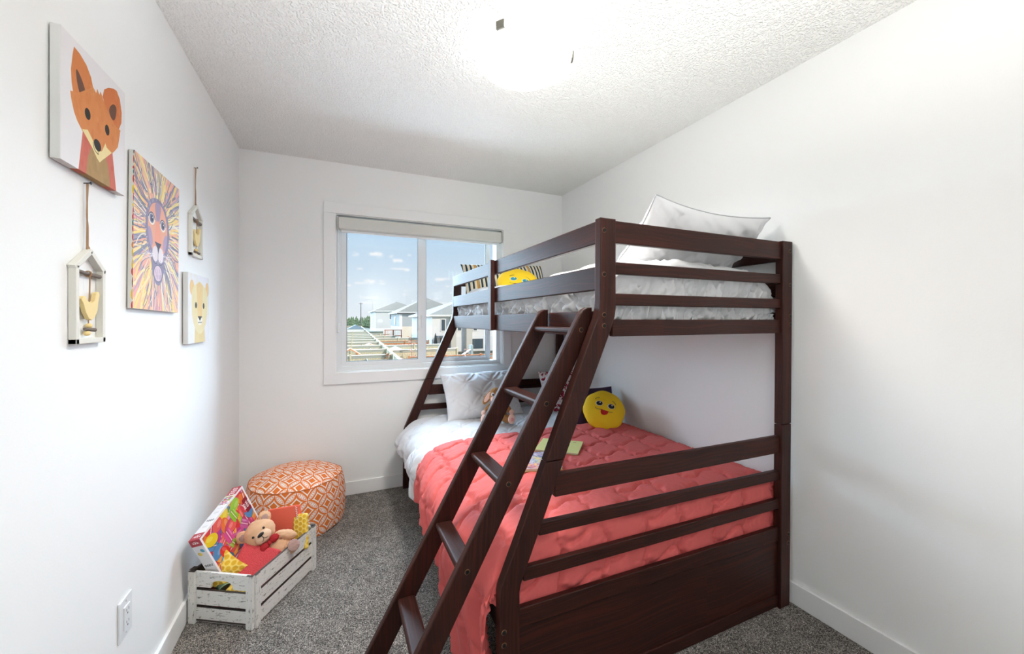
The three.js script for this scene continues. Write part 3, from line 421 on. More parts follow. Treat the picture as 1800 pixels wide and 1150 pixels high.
const foxTex = ctex(768, 768, (c, w, h) => {
  c.fillStyle = '#eceaec'; c.fillRect(0, 0, w, h);
  const clip = (pts, fill, seed, cols, soft = true) => { c.save(); c.beginPath(); pts.forEach(([x, y], i) => (i ? c.lineTo(x * w, y * h) : c.moveTo(x * w, y * h))); c.closePath(); c.clip(); c.fillStyle = fill; c.fillRect(0, 0, w, h); if (cols) mottle(c, w, h, seed, 260, cols); c.restore(); };
  clip([[0.29, 0.67], [0.23, 1], [0.83, 1], [0.76, 0.66]], '#cf7260', 1, ['#c24f3f', '#dc7258']);
  c.save(); c.beginPath(); c.ellipse(0.53 * w, 1.02 * h, 0.19 * w, 0.33 * h, 0, 0, 7); c.clip(); c.fillStyle = '#b08e5e'; c.fillRect(0, 0, w, h); mottle(c, w, h, 4, 200, ['#a07f50', '#c4a878', '#8d7348']); c.restore();
  const org = ['#cf7434', '#e59c66', '#cc6c34', '#ebaa76'];
  clip([[0.17, 0.06], [0.15, 0.14], [0.13, 0.26], [0.14, 0.36], [0.16, 0.43], [0.32, 0.38], [0.45, 0.26], [0.41, 0.17], [0.34, 0.105], [0.25, 0.07]], '#d8844a', 7, org);
  clip([[0.59, 0.24], [0.62, 0.16], [0.69, 0.11], [0.78, 0.07], [0.84, 0.06], [0.90, 0.11], [0.935, 0.22], [0.93, 0.32], [0.87, 0.42], [0.74, 0.42]], '#d67a44', 8, org);
  curvy(c, w, h, [[0.19, 0.20], [0.27, 0.25], [0.34, 0.34], [0.30, 0.38], [0.25, 0.40], [0.205, 0.31]], '#6e4a3a');
  curvy(c, w, h, [[0.69, 0.30], [0.77, 0.21], [0.84, 0.21], [0.83, 0.30], [0.79, 0.37], [0.73, 0.36]], '#6e4a3a');
  clip([[0.12, 0.43], [0.22, 0.40], [0.34, 0.31], [0.44, 0.235], [0.49, 0.26], [0.505, 0.215], [0.54, 0.25], [0.56, 0.21], [0.60, 0.26], [0.70, 0.34], [0.80, 0.395], [0.91, 0.40], [0.885, 0.50], [0.86, 0.58], [0.80, 0.64], [0.75, 0.68], [0.66, 0.66], [0.54, 0.83], [0.40, 0.72], [0.28, 0.67], [0.21, 0.62], [0.17, 0.57], [0.135, 0.49]], '#dc8c50', 9, org);
  clip([[0.28, 0.66], [0.36, 0.63], [0.43, 0.68], [0.50, 0.745], [0.58, 0.725], [0.64, 0.63], [0.66, 0.66], [0.75, 0.675], [0.66, 0.745], [0.60, 0.79], [0.545, 0.835], [0.50, 0.815], [0.44, 0.76], [0.36, 0.71]], '#f2dfa4', 10, ['#f7ebc2', '#ecd28c']);
  oval(c, 0.36 * w, 0.5 * h, 0.042 * w, 0.046 * h, '#2b2624'); oval(c, 0.67 * w, 0.5 * h, 0.038 * w, 0.046 * h, '#2b2624'); oval(c, 0.51 * w, 0.70 * h, 0.058 * w, 0.047 * h, '#26211f', 0.2);
  c.strokeStyle = '#26211f'; c.lineWidth = 5; c.beginPath(); c.moveTo(0.44 * w, 0.70 * h); c.quadraticCurveTo(0.44 * w, 0.765 * h, 0.525 * w, 0.775 * h); c.moveTo(0.515 * w, 0.74 * h); c.lineTo(0.52 * w, 0.772 * h); c.stroke();
});
const lionTex = ctex(768, 1000, (c, w, h) => {
  const r = rng(77), fx = 0.48 * w, fy = 0.43 * h; c.fillStyle = '#f3b98e'; c.fillRect(0, 0, w, h);
  const cols = ['#f6d873', '#f4a79a', '#f7e28c', '#f0b08a', '#eb9fa2', '#f8c98c', '#8d8bab', '#6f7592', '#a99cbc', '#f5e7a0', '#f2a58a'];
  const stroke = (a, r0, r1, bend, wd, col, al = 0.9) => { c.strokeStyle = col; c.globalAlpha = al; c.lineWidth = wd; c.lineCap = 'round'; const ex = fx + Math.cos(a) * r1, ey = fy + Math.sin(a) * r1 * 1.15, mx = fx + Math.cos(a + bend) * (r0 + r1) / 2, my = fy + Math.sin(a + bend) * (r0 + r1) / 2 * 1.15; c.beginPath(); c.moveTo(fx + Math.cos(a + bend * 0.4) * r0 * 0.85, fy + Math.sin(a + bend * 0.4) * r0 * 1.2); c.quadraticCurveTo(mx, my, ex, ey); c.stroke(); };
  for (let i = 0; i < 520; i++) { const a = r() * 6.283, down = sm(Math.sin(a), 0.3, 1); stroke(a, 120 + r() * 240, 360 + r() * 420, (r() - 0.5) * 0.5, 8 + r() * 22, cols[Math.floor(r() * (down > 0.5 ? 11 : 10))]); }
  for (let i = 0; i < 150; i++) stroke(r() * 6.283, 170 + r() * 140, 280 + r() * 340, (r() - 0.5) * 0.6, 3 + r() * 8, r() < 0.65 ? '#5d6684' : '#f5efd8', 0.85);
  c.globalAlpha = 1;
  curvy(c, w, h, [[0.36, 0.21], [0.56, 0.20], [0.70, 0.28], [0.76, 0.42], [0.72, 0.55], [0.64, 0.63], [0.62, 0.74], [0.54, 0.82], [0.44, 0.82], [0.36, 0.74], [0.34, 0.64], [0.25, 0.55], [0.21, 0.42], [0.25, 0.28]], '#7e7796');
  curvy(c, w, h, [[0.38, 0.24], [0.56, 0.23], [0.67, 0.31], [0.71, 0.42], [0.66, 0.55], [0.58, 0.60], [0.40, 0.60], [0.31, 0.54], [0.26, 0.42], [0.29, 0.31]], '#e8a184');
  curvy(c, w, h, [[0.40, 0.23], [0.56, 0.23], [0.52, 0.34], [0.475, 0.42], [0.43, 0.34]], '#9a84a6'); curvy(c, w, h, [[0.44, 0.36], [0.52, 0.36], [0.56, 0.52], [0.50, 0.54], [0.44, 0.54], [0.40, 0.52]], '#ee9478');
  curvy(c, w, h, [[0.27, 0.42], [0.34, 0.44], [0.38, 0.54], [0.33, 0.57], [0.28, 0.50]], '#a18bb0'); curvy(c, w, h, [[0.70, 0.42], [0.62, 0.45], [0.58, 0.54], [0.63, 0.57], [0.69, 0.50]], '#a890b2');
  for (const [x, y] of [[0.345, 0.365], [0.59, 0.375]]) { oval(c, x * w, y * h, 50, 44, '#f3ece0', 0.2); oval(c, x * w, y * h, 36, 32, '#6a6f92'); oval(c, x * w + 4, y * h, 18, 22, '#26283c'); oval(c, x * w + 10, y * h - 8, 5, 6, '#ffffff'); c.strokeStyle = '#454c68'; c.lineWidth = 9; c.beginPath(); c.arc(x * w, y * h + 12, 52, 3.5, 6.0); c.stroke(); }
  oval(c, 0.43 * w, 0.60 * h, 52, 54, '#e7dfe6'); oval(c, 0.545 * w, 0.60 * h, 50, 54, '#ebe2e8'); poly(c, w, h, [[0.41, 0.515], [0.56, 0.515], [0.515, 0.555], [0.49, 0.60], [0.47, 0.555]], '#3a3f56');
  c.strokeStyle = '#4a4f68'; c.lineWidth = 6; c.beginPath(); c.moveTo(0.488 * w, 0.57 * h); c.lineTo(0.488 * w, 0.655 * h); c.quadraticCurveTo(0.42 * w, 0.69 * h, 0.37 * w, 0.64 * h); c.moveTo(0.488 * w, 0.655 * h); c.quadraticCurveTo(0.55 * w, 0.69 * h, 0.60 * w, 0.64 * h); c.stroke();
  oval(c, 0.49 * w, 0.735 * h, 74, 62, '#4d5270'); oval(c, 0.49 * w, 0.735 * h, 66, 56, '#d9c3d2'); c.strokeStyle = '#a48ab0'; c.lineWidth = 5; for (let i = 0; i < 14; i++) { const x = (0.42 + r() * 0.14) * w, y = (0.70 + r() * 0.06) * h; c.beginPath(); c.moveTo(x, y); c.lineTo(x - 3, y + 26); c.stroke(); }
  c.strokeStyle = '#f4eef2'; c.lineWidth = 2.5; for (let i = 0; i < 12; i++) { const s = i % 2 ? 1 : -1, y = (0.58 + r() * 0.06) * h; c.beginPath(); c.moveTo((0.49 + s * 0.08) * w, y); c.quadraticCurveTo((0.49 + s * 0.2) * w, y - 10 + r() * 30, (0.49 + s * 0.33) * w, y - 20 + r() * 90); c.stroke(); }
  for (let i = 0; i < 90; i++) { const a = r() * 6.283, x = (0.49 + 0.25 * Math.cos(a)) * w, y = (0.43 + 0.21 * Math.sin(a)) * h; c.strokeStyle = r() < 0.5 ? '#e9e4ee' : '#5b6280'; c.lineWidth = 3; c.beginPath(); c.moveTo(x, y); c.lineTo(x + Math.cos(a) * 22, y + Math.sin(a) * 26); c.stroke(); }
  c.globalAlpha = 0.17; c.fillStyle = '#fff6f2'; c.fillRect(0, 0, w, h); c.globalAlpha = 1;
});
const cubTex = ctex(512, 512, (c, w, h) => {
  c.fillStyle = '#ecebf0'; c.fillRect(0, 0, w, h); const y0 = '#ecdcae', y1 = '#eec98f';
  poly(c, w, h, [[0.30, 0.78], [0.28, 1], [0.80, 1], [0.76, 0.78]], '#e6cf97'); oval(c, 0.17 * w, 0.20 * h, 0.10 * w, 0.11 * h, y1); oval(c, 0.90 * w, 0.19 * h, 0.085 * w, 0.11 * h, y1);
  curvy(c, w, h, [[0.18, 0.20], [0.42, 0.12], [0.53, 0.08], [0.64, 0.12], [0.90, 0.20], [0.93, 0.42], [0.90, 0.62], [0.78, 0.80], [0.55, 0.90], [0.30, 0.80], [0.17, 0.62], [0.15, 0.42]], y0);
  poly(c, w, h, [[0.38, 0.145], [0.53, 0.10], [0.68, 0.145], [0.64, 0.60], [0.53, 0.66], [0.42, 0.60]], '#edcb8e'); mottle(c, w, h, 12, 60, ['#f3e6c0', '#e4c98e'], 0.14);
  oval(c, 0.35 * w, 0.45 * h, 0.045 * w, 0.045 * h, '#4a4a46'); oval(c, 0.72 * w, 0.45 * h, 0.045 * w, 0.045 * h, '#4a4a46'); curvy(c, w, h, [[0.40, 0.64], [0.53, 0.60], [0.67, 0.64], [0.64, 0.72], [0.53, 0.75], [0.43, 0.72]], '#f6efe0'); poly(c, w, h, [[0.43, 0.61], [0.64, 0.61], [0.535, 0.68]], '#4a4540');
  c.strokeStyle = '#4a4540'; c.lineWidth = 5; c.beginPath(); c.moveTo(0.44 * w, 0.69 * h); c.quadraticCurveTo(0.49 * w, 0.73 * h, 0.535 * w, 0.69 * h); c.quadraticCurveTo(0.58 * w, 0.73 * h, 0.63 * w, 0.69 * h); c.stroke();
});
const dripTex = ctex(128, 1024, (c, w, h) => { c.fillStyle = '#dedcd4'; c.fillRect(0, 0, w, h); const r = rng(9), col = ['#e8c21c', '#e38a2a', '#c4352c', '#e8c21c', '#c9423a', '#2a2450', '#1f6f74']; for (let y = 0; y < h;) { const l = 14 + r() * 60; c.fillStyle = col[Math.floor(r() * 7)]; c.beginPath(); c.ellipse(w, y + l / 2, 16 + r() * 26, l / 2, 0, 0, 7); c.fill(); y += l * (0.7 + r() * 0.6); } });
function canvasPrint(name, label, z0, w, y0, h, d, tex, sideTex, roll = 0, bottomTex) {
  const C = thing(name, label, 'picture'), wm = std(lin(0.72, 0.72, 0.70), 0.8), pm = std(0xffffff, 0.75, { map: tex, bumpMap: fabricBump, bumpScale: 0.0002 }), sideM = sideTex ? std(0xffffff, 0.8, { map: sideTex }) : wm;
  // local frame: x along the wall (away from the camera), y up, z out of the wall
  mesh('stretcher', xf(rbox(w - 0.02, h - 0.02, d * 0.6, 0.001), 0, 0, d * 0.35), std(lin(0.45, 0.34, 0.22), 0.8), C);
  const cv = mesh('canvas', new THREE.BoxGeometry(w, h, d - 0.004), [wm, sideM, wm, bottomTex ? std(0xffffff, 0.8, { map: bottomTex }) : wm, pm, wm], C); cv.position.z = (d - 0.004) / 2 + 0.004;
  C.position.set(XL, y0 + h / 2, z0 - w / 2); C.rotation.set(0, Math.PI / 2, 0); C.rotateZ(roll); return C;
}
const foxBottom = ctex(512, 32, (c, w, h) => { c.fillStyle = '#dcd6d2'; c.fillRect(0, 0, w, h); c.fillStyle = '#b9604a'; c.fillRect(0.23 * w, 0, 0.6 * w, h); c.fillStyle = '#a5814f'; c.fillRect(0.36 * w, 0, 0.34 * w, h); });
canvasPrint('fox_canvas', 'square canvas print of an orange fox on white, highest on the wall', -1.240, 0.300, 1.658, 0.306, 0.0215, foxTex, null, 0, foxBottom);
canvasPrint('lion_canvas', 'tall canvas painting of a lion with yellow, pink and violet mane', -1.607, 0.386, 1.323, 0.497, 0.0165, lionTex, dripTex, -0.022);
canvasPrint('cub_canvas', 'small square canvas print of a pale yellow lion cub', -2.085, 0.298, 1.188, 0.306, 0.0215, cubTex, null, 0);

// hanging house-shaped ornaments with a wooden bird
function houseOrnament(label, w, hw, hr, d, zc, y0, nailY) {
  const O = thing('house_ornament', label, 'ornament', undefined);
  const paint = std(lin(0.9, 0.9, 0.87), 0.75, { map: crackTex }), twig = std(lin(0.20, 0.165, 0.14), 0.9), jute = std(lin(0.45, 0.28, 0.16), 0.95), yel = std(lin(0.86, 0.66, 0.30), 0.7);
  const t = 0.013, k = w / 0.134; // board thickness
  const bx = (a, b, ww, hh, dd) => { const m = mesh('frame_board', rbox(ww, hh, dd, 0.0012, ww > hh ? 0 : 1), paint, O); m.position.set(a, b, d / 2); return m; };
  bx(0, t / 2, w, t, d); bx(-w / 2 + t / 2, hw / 2, t, hw, d); bx(w / 2 - t / 2, hw / 2, t, hw, d);
  const L = Math.hypot(w / 2, hr), a = Math.atan2(hr, w / 2);
  for (const s of [-1, 1]) { const m = bx(s * (w / 4), hw + hr / 2 - t * 0.42, L + t * 0.3, t, d); m.rotation.z = -s * a; }
  mesh('twig_perch', merge(cyl(V(-w / 2 + t, hw - 0.012 * k, d * 0.5), V(0, hw - 0.016 * k, d * 0.52), 0.0052 * k, 0.0048 * k, 8), cyl(V(0, hw - 0.016 * k, d * 0.52), V(w / 2 - t, hw - 0.018 * k, d * 0.5), 0.0048 * k, 0.0055 * k, 8)), twig, O);
  mesh('hanging_cord', merge(tube([V(0, hw + hr, d * 0.5), V(0.0015, hw + hr + 0.06, d * 0.45), V(-0.001, (hw + hr + nailY - y0) / 2, d * 0.4), V(0, nailY - y0, 0.008)], 0.0017, 30, 6), tube([V(0.002, hw + hr, d * 0.3), V(0.004, (hw + hr + nailY - y0) / 2, d * 0.3), V(0, nailY - y0, 0.006)], 0.0018, 24, 6), xf(new THREE.TorusGeometry(0.005, 0.002, 6, 14), 0, hw + hr + 0.002, d / 2)), jute, O);
  mesh('nail', merge(cyl(V(0, nailY - y0 + 0.001, -0.001), V(0, nailY - y0 + 0.003, 0.014), 0.0014), cyl(V(0, nailY - y0 + 0.003, 0.013), V(0, nailY - y0 + 0.003, 0.0145), 0.0038)), boltMat, O);
  const by = hw * 0.45, bird = mesh('wooden_bird', prism([[-0.046, 0.026], [-0.036, 0.034], [-0.026, 0.034], [-0.015, 0.021], [0.003, 0.017], [0.015, 0.022], [0.024, 0.046], [0.036, 0.050], [0.042, 0.042], [0.035, 0.018], [0.031, -0.004], [0.018, -0.022], [0.004, -0.030], [-0.010, -0.027], [-0.026, -0.009], [-0.035, 0.012]].map(([x, y]) => [x * k * 0.95, y * k * 0.95]), 0.009, 0.0012), yel, O); bird.position.set(0.002, by, d / 2 - 0.003);
  mesh('bird_cord', merge(cyl(V(0, hw - 0.014 * k, d / 2 + 0.004), V(0.002, by + 0.022 * k, d / 2 + 0.002), 0.0016, 0.0016, 6), xf(new THREE.TorusGeometry(0.0068 * k, 0.0018, 6, 14), 0, hw - 0.0155 * k, d / 2, 0, Math.PI / 2)), jute, O);
  mesh('bead_cord', cyl(V(0.002, by - 0.026 * k, d / 2), V(0.004, by - 0.066 * k, d / 2), 0.0014, 0.0014, 6), jute, O);
  for (const [x, y] of [[0.004, -0.043], [-0.004, -0.062]]) mesh('bead', xf(fluff(0.0085 * k, 0.0068 * k, 0.0068 * k, 0.0003), x * k, by + y * k, d / 2, 0, 0, 0.1), yel, O);
  mesh('bead_stick', cyl(V(-0.014 * k, by - 0.051 * k, d / 2), V(0.018 * k, by - 0.054 * k, d / 2 + 0.006), 0.0042 * k, 0.005 * k, 8), twig, O);
  O.position.set(XL + 0.0005, y0, zc); O.rotation.y = Math.PI / 2; return O;
}
const crackTex = dtex(256, 256, (u, v) => { const k = tnA(u, v) * 0.5 + tnB(u, v) * 0.5, e = sm(k, 0.90, 0.93); const c = mix3([240, 238, 232], [176, 160, 142], e); return c; }, { size: [0.1, 0.1] });
houseOrnament('white house-shaped wooden ornament with a yellow bird hanging below the fox canvas', 0.134, 0.195, 0.048, 0.0155, -1.380, 1.230, 1.642);
houseOrnament('white house-shaped wooden ornament with a yellow bird hanging above the lion cub canvas', 0.158, 0.186, 0.052, 0.0145, -2.240, 1.577, 1.985);

// ---------------------------------------------------------------- wall outlet
{
  const O = thing('wall_outlet', 'white double wall outlet above the baseboard', 'outlet'), wm = std(lin(0.80, 0.82, 0.84), 0.3);
  mesh('cover_plate', xf(rbox(0.078, 0.122, 0.006, 0.0028, 0, 3), 0, 0, 0.003), wm, O);
  const rc = mesh('receptacle', xf(rbox(0.036, 0.070, 0.005, 0.0015, 0, 2), 0, 0, 0.007), wm, O), dk = plastic(0.05, 0.05, 0.055, 0.6);
  for (const y of [0.018, -0.018]) { for (const x of [-0.0065, 0.0065]) { const s = mesh('slot', new THREE.BoxGeometry(0.0016, 0.0075, 0.0006), dk, rc); s.position.set(x, y + 0.003, 0.0096); } const g = mesh('ground_hole', xf(new THREE.CylinderGeometry(0.0024, 0.0024, 0.0006, 12), 0, 0, 0, Math.PI / 2), dk, rc); g.position.set(0, y - 0.008, 0.0096); }
  for (const y of [0.048, -0.048]) { const s = mesh('screw', xf(new THREE.CylinderGeometry(0.003, 0.003, 0.001, 14), 0, 0, 0, Math.PI / 2), std(lin(0.6, 0.6, 0.6), 0.3), O); s.position.set(0, y, 0.0062); }
  O.position.set(XL, 0.380, -1.590); O.rotation.y = Math.PI / 2;
}
// ---------------------------------------------------------------- orange pouf
{
  const poufTex = ctex(512, 512, (c, w, h) => { // one repeat: rings of pointed ovals round a diamond
    c.fillStyle = '#e87a2c'; c.fillRect(0, 0, w, h); c.lineJoin = 'round';
    const white = '#f6f0ea', org = '#e87a2c';
    const leaf = (x0, y0, x1, y1) => { const mx = (x0 + x1) / 2, my = (y0 + y1) / 2, nx = -(y1 - y0) * 0.30, ny = (x1 - x0) * 0.30; const path = (k) => { c.beginPath(); const ax = mix(mx, x0, k), ay = mix(my, y0, k), bx = mix(mx, x1, k), by = mix(my, y1, k); c.moveTo(ax, ay); c.quadraticCurveTo(mx + nx * k, my + ny * k, bx, by); c.quadraticCurveTo(mx - nx * k, my - ny * k, ax, ay); c.closePath(); }; c.fillStyle = white; path(0.94); c.fill(); c.fillStyle = org; path(0.76); c.fill(); c.fillStyle = white; path(0.62); c.fill(); c.fillStyle = org; for (const k of [-0.34, 0.34]) oval(c, mx + (x1 - x0) * k * 0.42, my + (y1 - y0) * k * 0.42, 13, 13, org); c.lineWidth = 9; c.strokeStyle = org; c.beginPath(); c.moveTo(mx - nx * 0.4, my - ny * 0.4); c.lineTo(mx + nx * 0.4, my + ny * 0.4); c.stroke(); };
    for (const [a, b, d, e] of [[0, 0, 256, 256], [256, 256, 512, 512], [512, 0, 256, 256], [256, 256, 0, 512]]) leaf(a, b, d, e);
    for (const [x, y] of [[256, 0], [0, 256], [512, 256], [256, 512]]) { const dia = (s, f) => { c.fillStyle = f; c.beginPath(); c.moveTo(x, y - s); c.quadraticCurveTo(x + s * 0.30, y - s * 0.30, x + s, y); c.quadraticCurveTo(x + s * 0.30, y + s * 0.30, x, y + s); c.quadraticCurveTo(x - s * 0.30, y + s * 0.30, x - s, y); c.quadraticCurveTo(x - s * 0.30, y - s * 0.30, x, y - s); c.fill(); }; const sqr = (s, f) => { c.fillStyle = f; c.beginPath(); c.moveTo(x, y - s); c.lineTo(x + s, y); c.lineTo(x, y + s); c.lineTo(x - s, y); c.closePath(); c.fill(); }; sqr(128, white); dia(150, white); sqr(92, org); }
  }, { size: [0.118, 0.118] });
  const pm = std(0xffffff, 0.85, { map: poufTex, bumpMap: fabricBump, bumpScale: 0.0004, sheen: 0.2 });
  const P = thing('pouf', 'round orange and white patterned fabric pouf in the corner', 'pouf'), R = 0.285;
  const wob = (a) => 1 + 0.012 * Math.sin(3 * a + 1) + 0.008 * Math.sin(5 * a);
  const rows = [[0.955, 0.0], [0.985, 0.02], [0.995, 0.06], [1.0, 0.11], [1.0, 0.17], [0.985, 0.22], [0.955, 0.265], [0.915, 0.295]];
  const grid = (nu, prof, uvf) => { const pos = [], uv = [], idx = []; prof.forEach(([r, y], j) => { for (let i = 0; i <= nu; i++) { const a = i / nu * 2 * Math.PI, rr = r * R * wob(a) * (1 + 0.004 * n2(Math.cos(a) * 4 + j, Math.sin(a) * 4)), x = Math.cos(a) * rr, z = Math.sin(a) * rr; pos.push(x, y + 0.004 * n2(x * 8, z * 8) * (y > 0.02 ? 1 : 0), z); uv.push(...uvf(x, y, z, a, j)); } }); for (let j = 0; j < prof.length - 1; j++) for (let i = 0; i < nu; i++) { const a = j * (nu + 1) + i, b = a + nu + 1; idx.push(a, b, a + 1, b, b + 1, a + 1); } const g = new THREE.BufferGeometry(); g.setAttribute('position', new THREE.Float32BufferAttribute(pos, 3)); g.setAttribute('uv', new THREE.Float32BufferAttribute(uv, 2)); g.setIndex(idx); g.computeVertexNormals(); return g; };
  let acc = 0; const arc = rows.map(([r, y], i) => (i ? acc += Math.hypot((r - rows[i - 1][0]) * R, y - rows[i - 1][1]) : 0));
  mesh('side_panel', grid(96, rows, (x, y, z, a, j) => [a * R * 0.9887, arc[j]]), pm, P);
  const top = []; for (let i = 0; i <= 14; i++) { const q = 1 - i / 14, r = 0.915 * q; top.push([Math.max(r, 0.002), 0.295 + 0.062 * (1 - Math.pow(q, 2.6))]); }
  mesh('top_panel', grid(96, top, (x, y, z) => { const c = Math.cos(0.5), s = Math.sin(0.5); return [x * c + z * s, -x * s + z * c]; }), pm, P);
  mesh('seam_piping', tube(Array.from({ length: 48 }, (_, i) => { const a = i / 48 * 2 * Math.PI, rr = 0.919 * R * wob(a); const x = Math.cos(a) * rr, z = Math.sin(a) * rr; return V(x, 0.2955 + 0.004 * n2(x * 8, z * 8), z); }), 0.0024, 160, 6, true), std(lin(0.55, 0.17, 0.05), 0.8), P);
  mesh('base_cloth', xf(new THREE.CylinderGeometry(R * 0.95, R * 0.95, 0.004, 64), 0, 0.002, 0), std(lin(0.04, 0.03, 0.03), 0.9), P);
  P.position.set(-0.2365, 0, -2.860); P.rotation.y = 0.4;
}
// ---------------------------------------------------------------- wooden crate and what lies in it
const CRATE = V(-0.338, 0, -2.2016), CTURN = -30.95 * Math.PI / 180;
const inCrate = (x, y, z) => V(x, y, z).applyAxisAngle(V(0, 1, 0), CTURN).add(CRATE);
{
  const paintTex = dtex(512, 512, (u, v) => { const g = tnB(u * 0.5, v) * 0.25 + tileStreak(u, v), ch = sm(g, 0.715, 0.74); const k = tnB(u, v); return mix3([226 + 14 * k, 224 + 14 * k, 219 + 14 * k], [62, 54, 50], ch * 0.92); }, { size: [0.5, 0.16] });
  function tileStreak(u, v) { return tnD(u * 2, v * 2 + 0.3) * 0.30 + tnA(u * 0.5, v * 2) * 0.45; }
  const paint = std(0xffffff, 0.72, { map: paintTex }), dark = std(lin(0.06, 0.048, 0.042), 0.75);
  const C = thing('wooden_crate', 'distressed white slatted wooden crate full of toys', 'crate'), Wd = 0.30, Ln = 0.434, Ht = 0.22, T = 0.011;
  // kinds of faces: +x -x +y -y +z -z ; outer faces painted, the rest bare dark wood
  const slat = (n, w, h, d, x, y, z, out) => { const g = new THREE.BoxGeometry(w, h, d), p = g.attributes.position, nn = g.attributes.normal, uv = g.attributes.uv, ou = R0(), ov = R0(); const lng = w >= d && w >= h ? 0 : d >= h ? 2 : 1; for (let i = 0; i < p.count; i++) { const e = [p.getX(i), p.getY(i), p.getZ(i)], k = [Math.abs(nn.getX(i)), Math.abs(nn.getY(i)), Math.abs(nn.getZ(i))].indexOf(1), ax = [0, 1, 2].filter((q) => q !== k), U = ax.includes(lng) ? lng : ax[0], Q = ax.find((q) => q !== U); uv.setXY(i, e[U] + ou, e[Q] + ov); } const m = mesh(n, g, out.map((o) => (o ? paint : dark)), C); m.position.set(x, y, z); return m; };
  const ys = [[0.152, 0.217], [0.078, 0.140], [0.006, 0.066]];
  ys.forEach(([a, b], i) => {
    for (const s of [-1, 1]) slat('slat', T, b - a, Ln - 0.03, s * (Wd / 2 - T / 2), (a + b) / 2, 0, [s > 0, s < 0, 0, 0, 0, 0]);
    for (const s of [-1, 1]) {
      if (i === 0) { // end boards with a cut-out hand hold
        const pts = [[-0.128, a], [-0.055, a]]; for (let k = 0; k <= 10; k++) { const q = Math.PI - k / 10 * Math.PI; pts.push([0.0 + 0.052 * Math.cos(q), a + 0.034 * Math.pow(Math.sin(q), 0.6)]); } pts.push([0.055, a], [0.128, a], [0.128, b], [-0.128, b]);
        const g = prism(pts, T, 0.001, 0), m = mesh('slat', g, paint, C); m.position.z = s > 0 ? Ln / 2 - T - 0.010 : -Ln / 2 + 0.010;
      } else slat('slat', 0.256, b - a, T, 0, (a + b) / 2, s * (Ln / 2 - T / 2 - 0.010), [0, 0, 0, 0, s > 0, s < 0]);
    }
  });
  for (const sx of [-1, 1]) for (const sz of [-1, 1]) { slat('corner_post', 0.030, Ht, 0.012, sx * (Wd / 2 - 0.015), Ht / 2, sz * (Ln / 2 - 0.006), [1, 1, 0, 0, sz > 0, sz < 0]); slat('corner_post', 0.012, Ht, 0.026, sx * (Wd / 2 + 0.002), Ht / 2, sz * (Ln / 2 - 0.026), [sx > 0, sx < 0, 0, 0, 1, 1]); }
  for (let i = 0; i < 5; i++) slat('bottom_board', 0.27, 0.008, 0.075, 0, 0.012, -0.17 + i * 0.085, [0, 0, 0, 0, 0, 0]);
  C.position.copy(CRATE); C.rotation.y = CTURN;
}
